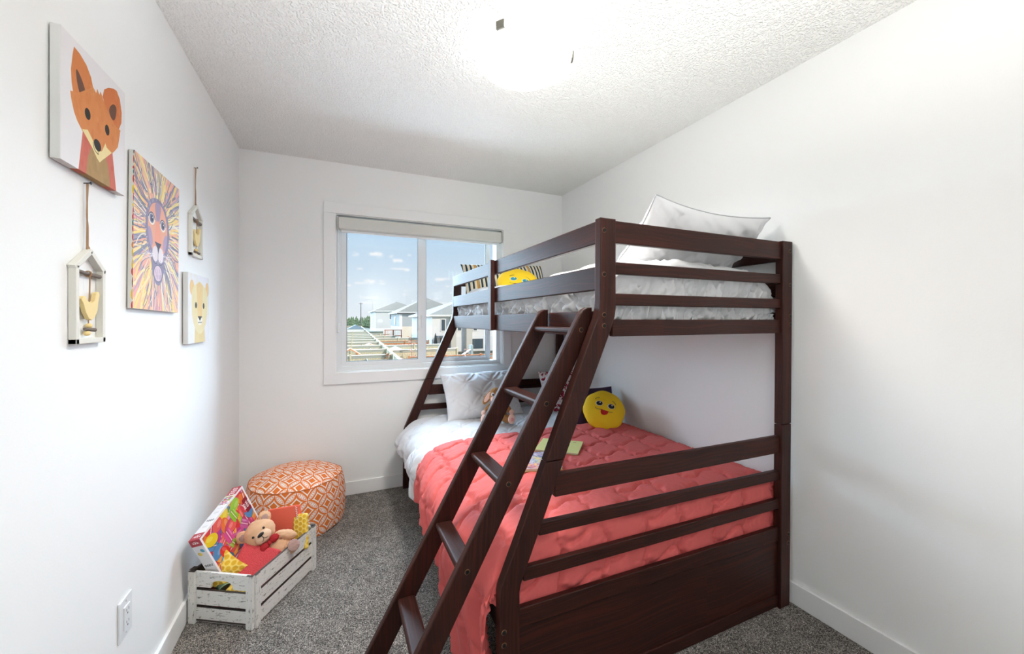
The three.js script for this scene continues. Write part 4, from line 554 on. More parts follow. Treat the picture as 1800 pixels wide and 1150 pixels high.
{ // jigsaw box: solved from its corners in the photograph
  const k = 0.95, cam = V(0, EYE, 0), sc = (p) => p.clone().sub(cam).multiplyScalar(k).add(cam);
  const Bp = sc(V(-0.5518, 0.3270, -2.1451)), A = sc(V(-0.4514, 0.4268, -2.4542)), Cp = sc(V(-0.3743, 0.2044, -2.5010));
  const L = A.distanceTo(Bp), Wd = Cp.distanceTo(A), T = 0.047, ex = A.clone().sub(Bp).normalize(), ey = A.clone().sub(Cp).normalize();
  const r = rng(90), cols = ['#e0568c', '#c93f6e', '#f0a03c', '#e9722e', '#e4c21c', '#d8323a', '#9ac23a', '#b5308a', '#e98ab8', '#4f86b4', '#e25a52'];
  const macaron = (c, x, y, s, col, a) => { c.save(); c.translate(x, y); c.rotate(a); c.fillStyle = 'rgba(60,20,20,.35)'; c.beginPath(); c.ellipse(3, 4, s * 1.04, s * 0.76, 0, 0, 7); c.fill(); c.fillStyle = col; c.beginPath(); c.roundRect(-s, -s * 0.72, s * 2, s * 0.58, s * 0.28); c.fill(); c.beginPath(); c.roundRect(-s, s * 0.14, s * 2, s * 0.58, s * 0.28); c.fill(); c.fillStyle = '#f0c9cc'; c.fillRect(-s * 0.90, -s * 0.10, s * 1.80, s * 0.20); c.fillStyle = col; for (let q = -5; q <= 5; q++) { c.beginPath(); c.arc(q * s * 0.17, -s * 0.15, s * 0.10, 0, 7); c.arc(q * s * 0.17, s * 0.15, s * 0.10, 0, 7); c.fill(); } c.fillStyle = 'rgba(0,0,0,.22)'; c.fillRect(-s * 0.94, -s * 0.22, s * 1.88, s * 0.07); c.fillRect(-s * 0.94, s * 0.14, s * 1.88, s * 0.07); c.fillStyle = 'rgba(255,255,255,.28)'; c.beginPath(); c.ellipse(-s * 0.2, -s * 0.5, s * 0.6, s * 0.12, 0, 0, 7); c.fill(); c.restore(); };
  const shell = (c, x, y, s, col, a) => { c.save(); c.translate(x, y); c.rotate(a); c.fillStyle = 'rgba(60,20,20,.35)'; c.beginPath(); c.ellipse(3, 4, s * 1.02, s * 0.72, 0, 0, 7); c.fill(); c.fillStyle = col; c.beginPath(); c.ellipse(0, 0, s, s * 0.68, 0, 0, 7); c.fill(); c.fillStyle = 'rgba(255,255,255,.22)'; c.beginPath(); c.ellipse(-s * 0.25, -s * 0.2, s * 0.5, s * 0.25, 0, 0, 7); c.fill(); c.restore(); };
  const sweets = (c, x0, y0, w, h, n, s) => { for (let i = 0; i < n; i++) { const col = cols[Math.floor(r() * cols.length)]; (r() < 0.5 ? macaron : shell)(c, x0 + r() * w, y0 + r() * h, s * (0.8 + r() * 0.5), col, r() * 6.28); } };
  // face texture: u along the long edge (lower corner to top corner), v across
  const word = (c, txt, x, y, s, rot, col = '#ffffff') => { c.save(); c.translate(x, y); c.rotate(rot); c.fillStyle = col; c.font = `bold ${s}px sans-serif`; c.textAlign = 'center'; c.textBaseline = 'middle'; txt.forEach((t, i) => c.fillText(t, 0, (i - (txt.length - 1) / 2) * s * 1.02)); c.restore(); };
  const scrawl = (c, x, y, k) => { c.save(); c.translate(x, y); c.rotate(Math.PI / 2); c.scale(k, k); c.strokeStyle = '#ffffff'; c.lineWidth = 6; c.lineCap = 'round'; c.beginPath(); c.moveTo(-40, 10); c.lineTo(-16, -14); c.lineTo(-22, 12); c.lineTo(-2, 10); c.lineTo(4, -10); c.lineTo(14, 16); c.lineTo(24, -4); c.lineTo(36, 10); c.lineTo(42, -12); c.moveTo(-6, -22); c.lineTo(26, -22); c.stroke(); c.restore(); };
  const face = ctex(900, 640, (c, w, h) => { c.fillStyle = '#efeaec'; c.fillRect(0, 0, w, h); c.save(); c.beginPath(); c.rect(26, 26, w - 52, h - 52); c.clip(); c.fillStyle = '#d87a4a'; c.fillRect(0, 0, w, h); sweets(c, 0, 0, w, h, 90, 96); shell(c, 120, 150, 105, '#e6c414', 0.3); macaron(c, 560, 190, 84, '#8fc02e', 1.4); macaron(c, 760, 250, 74, '#d83a48', 1.2); macaron(c, 350, 330, 90, '#d84a8c', 1.5); macaron(c, 640, 420, 80, '#c05a94', 0.9); shell(c, 200, 420, 90, '#dc3026', 1.0); macaron(c, 500, 470, 92, '#c8528c', 0.2); c.restore(); c.fillStyle = '#8e1222'; c.fillRect(w - 130, 150, 104, 210); word(c, ['BEL', 'VED', 'ERE'], w - 78, 255, 52, Math.PI / 2); });
  const spine = ctex(900, 130, (c, w, h) => { c.fillStyle = '#f1f0f2'; c.fillRect(0, 0, w, h); c.fillStyle = '#b33542'; c.fillRect(0, 0, 105, h); c.fillRect(w - 165, 0, 165, h); scrawl(c, 52, h / 2, 1); word(c, ['BEL', 'VED', 'ERE'], w - 85, h / 2, 44, Math.PI / 2); sweets(c, w - 325, 10, 140, h - 20, 0, 10); c.save(); c.beginPath(); c.rect(w - 335, 8, 160, h - 16); c.clip(); for (let i = 0; i < 90; i++) oval(c, w - 335 + r() * 160, 8 + r() * (h - 16), 13, 9, ['#e0568c', '#f0d23c', '#3f9fc0', '#8fc02e', '#e98ab8', '#d8323a'][Math.floor(r() * 6)], r() * 6); c.restore(); word(c, ['1000'], 300, h / 2, 44, Math.PI / 2, '#23343a'); c.fillStyle = '#b9b9c2'; for (const x of [190, 206, 420, 436, 500]) c.fillRect(x, 32, 4, h - 64); });
  const endT = ctex(640, 130, (c, w, h) => { c.fillStyle = '#e9e8ea'; c.fillRect(0, 0, w, h); c.fillStyle = '#b33542'; c.fillRect(w - 95, 0, 95, h); scrawl(c, w - 48, h / 2, 0.85); shell(c, w - 170, 40, 26, '#3f9fc0', 0.4); shell(c, w - 215, 84, 26, '#f0d23c', 0.4); word(c, ['1000'], w - 400, h / 2, 46, Math.PI / 2, '#23343a'); });
  const wm = std(lin(0.72, 0.72, 0.74), 0.5), mt = (t) => std(0xffffff, 0.45, { map: t }), P = thing('puzzle_box', 'white jigsaw puzzle box with a macaron picture standing in the toy crate', 'puzzle box');
  const g = new THREE.BoxGeometry(L, Wd, T); // faces: +x far end, -x near end, +y spine, -y, +z picture, -z
  const uv = g.attributes.uv; for (let i = 4; i < 8; i++) uv.setXY(i, ...[[1, 1], [1, 0], [0, 1], [0, 0]][i - 4].map((q) => q)); // end face: its long side runs down the edge
  const rot = [[1, 0], [1, 1], [0, 0], [0, 1]]; for (let i = 4; i < 8; i++) uv.setXY(i, rot[i - 4][0], rot[i - 4][1]);
  mesh('box_shell', g, [wm, mt(endT), mt(spine), wm, mt(face), wm], P);
  place(P, Bp.clone().addScaledVector(ex, L / 2).addScaledVector(ey, -Wd / 2).addScaledVector(ex.clone().cross(ey), -T / 2), ex, ey);
}
{ // teddy bear
  const D = thing('teddy_bear', 'beige plush teddy bear with a red velvet bow tie lying in the toy crate', 'plush toy'), fur = std(lin(0.74, 0.45, 0.27), 0.95, { sheen: 0.5, sheenColor: lin(0.9, 0.7, 0.5) }), pale = std(lin(0.80, 0.55, 0.38), 0.9, { sheen: 0.4 }), mauve = std(lin(0.42, 0.27, 0.24), 0.9), velvet = std(lin(0.42, 0.006, 0.012), 0.7, { sheen: 0.8, sheenColor: lin(0.8, 0.1, 0.1) });
  const F = (n, rx, ry, rz, x, y, z, m, rX = 0, rY = 0, rZ = 0, p = D, amp = 0.003) => { const q = mesh(n, xf(fluff(rx, ry, rz, amp, 30, 120), 0, 0, 0, rX, rY, rZ), m, p); q.position.set(x, y, z); return q; };
  F('body', 0.058, 0.070, 0.050, 0.006, -0.112, -0.006, fur);
  const h = F('head', 0.066, 0.060, 0.056, 0, 0, 0, fur);
  F('muzzle', 0.036, 0.029, 0.028, 0.002, -0.018, 0.044, pale, 0, 0, 0, h, 0.0012);
  F('nose', 0.015, 0.008, 0.007, 0.002, -0.003, 0.071, black, 0, 0, 0, h, 0);
  for (const x of [-0.025, 0.027]) F('eye', 0.0052, 0.0055, 0.004, x, 0.010, 0.052, black, 0, 0, 0, h, 0);
  mesh('mouth', tube([V(-0.013, -0.027, 0.066), V(-0.008, -0.032, 0.068), V(0.002, -0.022, 0.072), V(0.002, -0.010, 0.073), V(0.002, -0.022, 0.072), V(0.012, -0.032, 0.068), V(0.017, -0.027, 0.066)], 0.0011, 40, 5), black, h);
  for (const s of [-1, 1]) { const e = F('ear', 0.027, 0.027, 0.014, s * 0.056, 0.040, -0.004, fur, 0, s * 0.25, 0, h); F('ear_lining', 0.016, 0.016, 0.005, -s * 0.001, -0.002, 0.011, mauve, 0, s * 0.25, 0, e, 0.0008); }
  for (const s of [-1, 1]) { F('arm', 0.022, 0.050, 0.023, s * 0.064, -0.092, 0.016, fur, 0.3, 0, s * 0.55); const l = F('leg', 0.028, 0.028, 0.046, s * 0.042, -0.150, 0.032, fur, 0, s * 0.35, 0); F('foot_sole', 0.026, 0.026, 0.008, s * 0.016, 0.004, 0.044, mauve, 0, s * 0.35, 0, l, 0.0015); }
  const bow = mesh('bow_tie', merge(xf(fluff(0.021, 0.017, 0.011, 0.002), -0.024, 0, 0, 0, 0, 0.2), xf(fluff(0.021, 0.017, 0.011, 0.002), 0.024, 0, 0, 0, 0, -0.2), fluff(0.009, 0.010, 0.011, 0.001)), velvet, D); bow.position.set(0.002, -0.060, 0.050);
  const at = inCrate(0.000, 0.276, -0.006), zd = V(0, 1.0, 0).sub(at).normalize(), xd = V(0, 1, 0).cross(zd).normalize(), yd = zd.clone().cross(xd), a = 0.66;
  place(D, at, xd.clone().multiplyScalar(Math.cos(a)).addScaledVector(yd, Math.sin(a)), yd.clone().multiplyScalar(Math.cos(a)).addScaledVector(xd, -Math.sin(a)));
}
// folded cloths and cushions in the crate
function slab(w, h, d, amp = 0.006, freq = 14, seg = 14) { const g = mergeVertices(new RoundedBoxGeometry(w, h, d, seg, Math.min(w, h, d) * 0.42).deleteAttribute('normal').deleteAttribute('uv')), p = g.attributes.position, uv = []; for (let i = 0; i < p.count; i++) { const x = p.getX(i), y = p.getY(i), z = p.getZ(i), k = fbm3(x * freq, y * freq, z * freq, 3) * amp; const l = Math.hypot(x / w, y / h, z / d) + 1e-6; p.setXYZ(i, x + x / w / l * k, y + y / h / l * k, z + z / d / l * k); uv.push(x + w / 2, y + h / 2); } g.setAttribute('uv', new THREE.Float32BufferAttribute(uv, 2)); g.computeVertexNormals(); return g; }
{
  const coralFelt = std(lin(0.86, 0.16, 0.095), 0.9, { sheen: 0.4 }), C = thing('folded_blanket', 'bright coral folded fleece blanket with white zigzag edge behind the teddy bear', 'blanket');
  for (let i = 0; i < 3; i++) { const m = mesh('blanket_fold', slab(0.150, 0.165, 0.014, 0.004), coralFelt, C); m.position.z = -i * 0.013; m.position.y = -i * 0.004; }
  const zz = []; for (let i = 0; i <= 26; i++) zz.push(V(0.071 + (i % 2 ? 0.004 : -0.004), -0.07 + i * 0.0056, 0.0085)); mesh('zigzag_stitch', new THREE.TubeGeometry(new THREE.CatmullRomCurve3(zz, false, 'catmullrom', 0.1), 120, 0.0013, 5), whiteP, C);
  place(C, inCrate(0.020, 0.248, -0.150), V(0.89, 0.16, 0.38), V(-0.30, 1, -0.25));
  const terry = std(lin(0.74, 0.085, 0.10), 1, { sheen: 0.6, bumpMap: carpetBump, bumpScale: 0.004 });
  const T = thing('folded_towel', 'rose red folded terry towel in front of the teddy bear', 'towel');
  for (let i = 0; i < 2; i++) { const m = mesh('towel_fold', slab(0.165, 0.150, 0.028, 0.006), terry, T); m.position.z = -i * 0.024; m.position.x = i * 0.004; }
  place(T, inCrate(0.040, 0.178, 0.075), V(0.93, -0.26, 0.30), V(0.16, 0.75, -0.62));
  const hex = (x, y) => { const c = 0.0135, q = (2 / 3 * x) / c, rr = (-x / 3 + Math.sqrt(3) / 3 * y) / c; let a = Math.round(q), b = Math.round(-q - rr), e = Math.round(rr); const da = Math.abs(a - q), db = Math.abs(b + q + rr), de = Math.abs(e - rr); if (da > db && da > de) a = -b - e; else if (db <= de) e = -a - b; const cx = c * 1.5 * a, cy = c * (Math.sqrt(3) / 2 * a + Math.sqrt(3) * e); return Math.hypot(x - cx, y - cy) / c; };
  const honey = dtex(512, 512, (u, v) => { const k = sm(hex(u * 0.2835, v * 0.2806), 0.45, 0.85), n = tnB(u, v) * 0.2; return mix3([222, 176, 46], [240, 212, 112], clamp(k + n - 0.1)); }, { size: [0.2835, 0.2806] });
  const honeyB = dtex(512, 512, (u, v) => { const k = 255 * sm(hex(u * 0.2835, v * 0.2806), 0.4, 0.9); return [k, k, k]; }, { srgb: false, size: [0.2835, 0.2806] });
  const hm = std(0xffffff, 0.95, { map: honey, bumpMap: honeyB, bumpScale: 0.0016, sheen: 0.3 });
  const a = single('honeycomb_cloth', cushion(0.135, 0.135, 0.075, { n: 26, pull: 0.10, disp: (x, y) => 0.010 * fbm2(x * 22, y * 22, 2) }), hm, 'yellow honeycomb textured cloth bunched at the crate handle end', 'cloth'); place(a, inCrate(-0.060, 0.180, 0.135), V(0.72, -0.62, 0.30), V(0.5, 0.78, -0.2));
  const b = single('honeycomb_cloth', slab(0.075, 0.165, 0.03, 0.006, 12), hm, 'yellow honeycomb textured cloth standing beside the coral blanket', 'cloth'); place(b, inCrate(0.110, 0.215, -0.150), V(0.88, 0.15, 0.42), V(0.22, 0.95, -0.2));
  const c = single('honeycomb_cloth', slab(0.10, 0.05, 0.075, 0.010, 16), hm, 'yellow honeycomb textured cloth seen through the crate hand hold', 'cloth'); place(c, inCrate(0.045, 0.128, 0.158), V(0.9, 0.1, 0.5), V(-0.1, 1, 0.1));
  const J = thing('green_tin', 'small green tin lying inside the crate behind its hand hold', 'tin'); const tin = std(lin(0.16, 0.24, 0.15), 0.3, { metalness: 0.3 }); mesh('tin_body', cyl(V(0, 0, -0.04), V(0, 0, 0.032), 0.028, 0.028, 28), tin, J); mesh('tin_rim', xf(new THREE.TorusGeometry(0.028, 0.002, 8, 28), 0, 0, 0.032), std(lin(0.35, 0.55, 0.35), 0.3, { metalness: 0.4 }), J); place(J, inCrate(-0.052, 0.130, 0.145), V(0.6, 0.3, -0.2), V(0.2, 0.9, 0.3));
  const low = single('folded_throw', slab(0.255, 0.10, 0.36, 0.010, 10, 10), std(lin(0.55, 0.10, 0.09), 0.95, { sheen: 0.3 }), 'red folded throw at the bottom of the toy crate', 'throw'); low.position.copy(inCrate(0, 0.071, -0.01)); low.rotation.y = CTURN;
}
// ---------------------------------------------------------------- outdoors: flat ground one storey down, back gardens, fences and houses
const GY = -2.9;
{
  const lawnTex = dtex(512, 512, (u, v) => { const k = tnA(u, v) * 0.5 + tnD(u, v) * 0.5, q = tnC(u, v); return mix3([104, 100, 80], [66, 74, 48], sm(k, 0.4, 0.7)).map((c) => c * (0.85 + 0.25 * q)); }, { size: [14, 14] });
  struct('ground', boxAt(-220, 260, GY - 0.5, GY, -420, -12), std(0xffffff, 1, { map: lawnTex }));
  const pineTex = dtex(256, 256, (u, v) => { const b = Math.abs((u * 10) % 1 - 0.5) > 0.46 ? 0.8 : 1, k = (0.9 + 0.2 * tnA(u * 0.2, v)) * b; return [222 * k, 215 * k, 190 * k]; }, { size: [1.5, 1.5] });
  const cedarTex = dtex(256, 256, (u, v) => { const b = Math.abs((u * 10) % 1 - 0.5) > 0.46 ? 0.75 : 1, k = (0.85 + 0.3 * tnA(u * 0.2, v)) * b; return [206 * k, 140 * k, 98 * k]; }, { size: [1.5, 1.5] });
  const pine = std(lin(0.92, 0.90, 0.84), 0.9, { map: pineTex }), grey = std(lin(0.40, 0.42, 0.38), 0.9), capM = std(lin(0.85, 0.83, 0.76), 0.8), cedar = std(0xffffff, 0.9, { map: cedarTex });
  let rows = 0;
  function fence(p0, p1, h, mat, label, posts, group, wings) {
    const F = thing('garden_fence', label, 'fence', group), d = p1.clone().sub(p0), L = d.length(), a = Math.atan2(-d.z, d.x), mid = p0.clone().add(p1).multiplyScalar(0.5);
    const add = (n, w, hh, dd, x, y, z = 0, mm = mat) => { const m = mesh(n, boxUV(new THREE.BoxGeometry(w, hh, dd), 1), mm, F); m.position.set(x, y, z); };
    add('board_panel', L, h - 0.12, 0.03, 0, (h - 0.12) / 2 + 0.06); add('cap_rail', L, 0.06, 0.16, 0, h - 0.03, 0, mat === cedar ? cedar : capM); add('grey_strip', L, 0.16, 0.02, 0, h - 0.16, 0.02, grey);  // pale cap over a grey strip sets the rows apart
    const n = Math.max(2, Math.round(L / 2.44)); if (posts) for (let i = 0; i <= n; i++) add('fence_post', 0.12, h + 0.06, 0.12, -L / 2 + i * L / n, (h + 0.06) / 2, 0.07);
    if (wings) for (let k = 0; k < 5; k++) add('wing_panel', 0.04, h - 0.25, 2.0, L / 2 - 1.1 - k * 2.2 - (rows % 3) * 0.6, (h - 0.25) / 2, 1.0, grey); rows++;  // wings in grey: the shade on their faces is put into the colour
    F.position.set(mid.x, GY, mid.z); F.rotation.y = a; return F;
  }
  const rearX = (z) => 3.6 + (-z - 26) * 0.037;
  fence(V(rearX(-24), 0, -24), V(rearX(-170), 0, -170), 1.8, pine, 'long pale wooden fence dividing the two rows of back gardens', true);
  const zs = [-29, -34.5, -40, -46, -52, -58, -64, -71, -79, -88, -100, -116, -140, -182];
  const nth = ['nearest', 'second', 'third', 'fourth', 'fifth', 'sixth', 'seventh', 'eighth', 'ninth', 'tenth', 'eleventh', 'twelfth', 'thirteenth', 'fourteenth'], from = (i) => (i ? nth[i] + ' from' : 'next to');
  zs.forEach((z, i) => fence(V(rearX(z) - 11, 0, z), V(rearX(z) - 0.15, 0, z), 1.8, pine, `pale cross fence on the forest side of the dividing fence, ${from(zs.length - 1 - i)} the far trees`, true, 'cross fences, forest side', true));
  [[-33, 0], [-39.5, 0], [-47, 1], [-55, 0], [-63, 0], [-73, 0], [-90, 0]].forEach(([z, c], i) => fence(V(rearX(z) + 0.15, 0, z), V(rearX(z) + (z < -60 ? 3.2 : 5.6), 0, z), 1.8, c ? cedar : pine, c ? 'orange cedar fence across a garden by the houses' : `pale cross fence on the house side, ${from(6 - i)} the grey farthest house`, true, c ? undefined : 'cross fences, house side'));
  fence(V(4.5, 0, -27.5), V(20, 0, -27.5), 1.7, cedar, 'orange cedar fence in front of the nearest white house garden', true);
  // houses
  const roofM = std(0xffffff, 0.95, { map: dtex(256, 256, (u, v) => { const k = 0.85 + 0.3 * tnB(u, v); return [140 * k, 132 * k, 120 * k]; }, { size: [3, 3] }) });
  const white = std(lin(0.80, 0.80, 0.80), 0.7), glass = std(lin(0.07, 0.10, 0.13), 0.1, { metalness: 0.1 });
  function hip(x0, x1, z0, z1, y, rise, over = 0.45) { // hipped roof as a solid
    x0 -= over; x1 += over; z0 -= over; z1 += over; const w = x1 - x0, d = z1 - z0, s = Math.min(w, d) / 2, rx = w > d, a = rx ? [x0 + s, (z0 + z1) / 2] : [(x0 + x1) / 2, z0 + s], b = rx ? [x1 - s, (z0 + z1) / 2] : [(x0 + x1) / 2, z1 - s];
    const A = V(x0, y, z1), B = V(x1, y, z1), C = V(x1, y, z0), D = V(x0, y, z0), P = V(a[0], y + rise, a[1]), Q = V(b[0], y + rise, b[1]); const t = []; const tri = (...q) => t.push(...q), quad = (e, f, g, h) => { tri(e, f, g); tri(e, g, h); };
    if (rx) { quad(A, B, Q, P); quad(C, D, P, Q); tri(B, C, Q); tri(D, A, P); } else { quad(B, C, P, Q); quad(D, A, Q, P); tri(A, B, Q); tri(C, D, P); } quad(D, C, B, A);
    const g = new THREE.BufferGeometry().setFromPoints(t); g.computeVertexNormals(); return boxUV(g, 0, [0, 0]);
  }
  function house(label, x0, x1, z0, z1, eave, rise, upper, lower, split, wins, extra) {
    const B = thing('row_house', label, 'house'), um = std(upper, 0.8), lm = std(lower, 0.8);
    mesh('wall', boxAt(x0, x1, split, eave, z0, z1), um, B); mesh('wall', boxAt(x0 - 0.04, x1 + 0.04, GY, split, z0 - 0.04, z1 + 0.04), lm, B);
    mesh('roof', hip(x0, x1, z0, z1, eave, rise), roofM, B); mesh('fascia', merge(boxAt(x0 - 0.5, x1 + 0.5, eave - 0.22, eave, z1 + 0.36, z1 + 0.5), boxAt(x0 - 0.5, x0 - 0.36, eave - 0.22, eave, z0 - 0.4, z1 + 0.36)), white, B);
    for (const [face, a, b, c, d] of wins) { const f = mesh('window', face === 'z' ? boxAt(a, b, c, d, z1, z1 + 0.08) : boxAt(x0 - 0.08, x0, c, d, a, b), white, B); mesh('pane', face === 'z' ? boxAt(a + 0.12, b - 0.12, c + 0.12, d - 0.12, z1 + 0.06, z1 + 0.10) : boxAt(x0 - 0.10, x0 - 0.06, c + 0.12, d - 0.12, a + 0.12, b - 0.12), glass, f); }
    if (extra) extra(B); rebase(B, (x0 + x1) / 2, GY, (z0 + z1) / 2); return B;
  }
  house('pale grey two storey house farthest down the garden row', 8.2, 19, -112, -96, 3.5, 2.4, lin(0.62, 0.64, 0.66), lin(0.82, 0.82, 0.82), -0.6, [['z', 11.2, 12.2, 1.4, 2.9], ['x', -106, -104, 0.6, 2]]);
  house('grey and beige house with a dark eave line in the middle of the garden row', 10.4, 22, -86, -73, 2.75, 3.0, lin(0.40, 0.42, 0.43), lin(0.74, 0.64, 0.52), 0.15, [['x', -80, -78.6, 0.4, 2], ['z', 15, 16.4, -2.2, -0.4]], (B) => { mesh('corner_board', boxAt(10.3, 10.75, GY, 2.7, -73, -72.85), white, B); mesh('eave_board', boxAt(9.8, 22.5, 2.35, 2.6, -72.6, -72.4), plastic(0.06, 0.06, 0.06, 0.7), B); });
  house('white bay fronted house with tall upstairs windows nearest the window', 11.3, 24, -66, -51, 2.0, 2.6, lin(0.78, 0.79, 0.80), lin(0.72, 0.74, 0.76), -0.9, [['z', 12.4, 13.1, -0.2, 1.5], ['z', 14.6, 15.3, -0.2, 1.5], ['z', 16.8, 17.5, -0.2, 1.5], ['z', 12.2, 14.2, -2.8, -0.9], ['z', 16.2, 18.4, -2.7, -1.1], ['x', -60, -58, -0.4, 1.4]], (B) => { mesh('bay', boxAt(13.6, 14.3, GY, 1.9, -51, -50.2), std(lin(0.60, 0.58, 0.53), 0.8), B); mesh('bay', boxAt(15.7, 16.5, GY, 1.9, -51, -50.2), std(lin(0.60, 0.58, 0.53), 0.8), B); mesh('awning', boxAt(11.8, 13.5, -0.95, -0.75, -51, -49.4), plastic(0.12, 0.14, 0.16, 0.7), B); });
  // garden furniture and small buildings
  const hut = (name, label, cat, p, w, d, h, wallM, roofMat, door) => { const S = thing(name, label, cat); mesh('wall', boxAt(-w / 2, w / 2, 0, h, -d / 2, d / 2), wallM, S); const g = prism([[-w / 2 - 0.15, h], [0, h + w * 0.28], [w / 2 + 0.15, h]], d + 0.4, 0); g.translate(0, 0, -d / 2 - 0.2); mesh('roof', g, roofMat, S); if (door) mesh('door', boxAt(-w * 0.3, w * 0.3, 0, h * 0.8, d / 2, d / 2 + 0.05), door, S); S.position.set(p.x, GY, p.z); return S; };
  const gp = (u, D) => { const q = px(u, 600, D); return V(q.x, GY, q.z); };
  hut('garden_shed', 'small shed with a blue gabled roof among the fences', 'shed', gp(625, 86), 3.2, 3, 2.3, std(lin(0.7, 0.72, 0.74), 0.8), std(lin(0.20, 0.28, 0.38), 0.8));
  hut('garden_shed', 'low orange roofed shed with dark green doors', 'shed', gp(650, 39.5), 1.9, 1.6, 1.35, cedar, std(lin(0.62, 0.32, 0.16), 0.8), std(lin(0.05, 0.12, 0.11), 0.7));
  hut('garden_shed', 'long low white roofed shed beside the dividing fence', 'shed', gp(697, 36), 1.5, 1.5, 1.35, std(lin(0.45, 0.47, 0.46), 0.8), std(lin(0.80, 0.80, 0.80), 0.7));
  hut('garden_shed', 'small red roofed kennel beside the dividing fence', 'shed', gp(708, 29), 1.2, 1.2, 1.0, std(lin(0.25, 0.25, 0.25), 0.8), std(lin(0.62, 0.24, 0.14), 0.8));
  { const S = thing('play_frame', 'orange timber play frame with a gabled roof', 'play frame'); for (const x of [-0.45, 0.45]) for (const z of [-0.4, 0.4]) mesh('post', boxAt(x - 0.05, x + 0.05, 0, 1.8, z - 0.05, z + 0.05), cedar, S); const g = prism([[-0.7, 1.75], [0, 2.2], [0.7, 1.75], [0.7, 1.68], [0, 2.1], [-0.7, 1.68]], 1.1, 0); g.translate(0, 0, -0.55); mesh('roof', g, cedar, S); mesh('platform', boxAt(-0.5, 0.5, 0.7, 0.78, -0.45, 0.45), cedar, S); const q = gp(615.5, 28.2); S.position.set(q.x, GY, q.z); }
  { const S = thing('deck', 'raised deck with a red railing behind the grey and beige house', 'deck'), q = gp(690, 66), rm = std(lin(0.45, 0.17, 0.10), 0.8); mesh('platform', boxAt(-1.4, 1.4, 1.5, 1.65, -1, 1), rm, S); for (const x of [-1.3, 0, 1.3]) mesh('post', boxAt(x - 0.07, x + 0.07, 0, 2.6, 0.85, 1.0), rm, S); mesh('top_rail', boxAt(-1.4, 1.4, 2.5, 2.62, 0.85, 1), rm, S); for (let i = 0; i < 14; i++) mesh('baluster', boxAt(-1.3 + i * 0.2 - 0.02, -1.3 + i * 0.2 + 0.02, 1.65, 2.5, 0.9, 0.95), rm, S); S.position.copy(q); }
  { const S = thing('patio_umbrella', 'closed black patio umbrella on a pole by the white house', 'umbrella'), q = gp(765.5, 44); mesh('pole', cyl(V(0, 0, 0), V(0, 2.7, 0), 0.03), black, S); mesh('canopy', xf(new THREE.LatheGeometry([[0.02, 2.75], [0.16, 2.2], [0.22, 1.6], [0.12, 1.25], [0.02, 1.2]].map(([a, b]) => new THREE.Vector2(a, b)), 12), 0, 0, 0), black, S); S.position.copy(q); }
  { const S = thing('garden_slide', 'pale garden slide with long sloping rails in the white house garden', 'slide'), q = gp(808, 33), m = std(lin(0.7, 0.72, 0.74), 0.5); mesh('chute', board('chute', V(-1.4, 0.2, 0), V(0.9, 1.7, 0), 0.05, 0.5, m, null).geometry, m, S).rotation.z = 0.58; mesh('ladder', boxAt(0.9, 1.1, 0, 2.1, -0.25, 0.25), std(lin(0.3, 0.42, 0.46), 0.6), S); S.children[0].position.set(-0.25, 0.95, 0); S.position.copy(q); }
  { const S = thing('garden_table', 'timber table with slanted legs in the white house garden', 'table'), q = gp(842, 31); mesh('table_top', boxAt(-0.9, 0.9, 0.75, 0.83, -0.45, 0.45), cedar, S); for (const x of [-0.7, 0.7]) for (const z of [-0.35, 0.35]) mesh('leg', cyl(V(x * 1.2, 0, z), V(x * 0.8, 0.76, z), 0.05), cedar, S); S.position.copy(q); }
  { const S = thing('garden_chair', 'blue slatted garden chair beside the timber table', 'chair'), q = gp(861, 33), m = std(lin(0.18, 0.32, 0.42), 0.7); mesh('seat', boxAt(-0.3, 0.3, 0.4, 0.46, -0.3, 0.3), m, S); mesh('backrest', boxAt(-0.3, 0.3, 0.46, 1.05, -0.34, -0.28), m, S); for (const x of [-0.26, 0.26]) for (const z of [-0.28, 0.26]) mesh('leg', boxAt(x - 0.03, x + 0.03, 0, 0.4, z - 0.03, z + 0.03), m, S); S.position.copy(q); }
  // poles
  { const S = thing('utility_pole', 'thin dark utility pole above the far trees', 'pole'), q = gp(634.3, 190), m = std(lin(0.12, 0.12, 0.13), 0.8); mesh('pole', cyl(V(0, 0, 0), V(0, 12.6, 0), 0.22, 0.16, 8), m, S); mesh('crossarm', boxAt(-0.9, 0.9, 12.0, 12.2, -0.1, 0.1), m, S); S.position.copy(q); }
  { const S = thing('street_lamp', 'slim pale street lamp with a curved arm above the far trees', 'street lamp'), q = gp(655, 170), m = std(lin(0.55, 0.57, 0.60), 0.6); mesh('pole', merge(cyl(V(0, 0, 0), V(0, 12.2, 0), 0.14, 0.10, 8), tube([V(0, 12.1, 0), V(-0.3, 12.8, 0), V(-1.2, 13.1, 0), V(-2.0, 13.0, 0)], 0.09, 16, 6)), m, S); mesh('lamp_head', boxAt(-2.9, -2.0, 12.88, 13.05, -0.16, 0.16), m, S); S.position.copy(q); }
  // trees: a row of conifers and paler broadleaved trees far off, two saplings among the gardens
  const r = rng(400), ev = [std(lin(0.16, 0.24, 0.13), 0.95), std(lin(0.30, 0.36, 0.18), 0.95)];
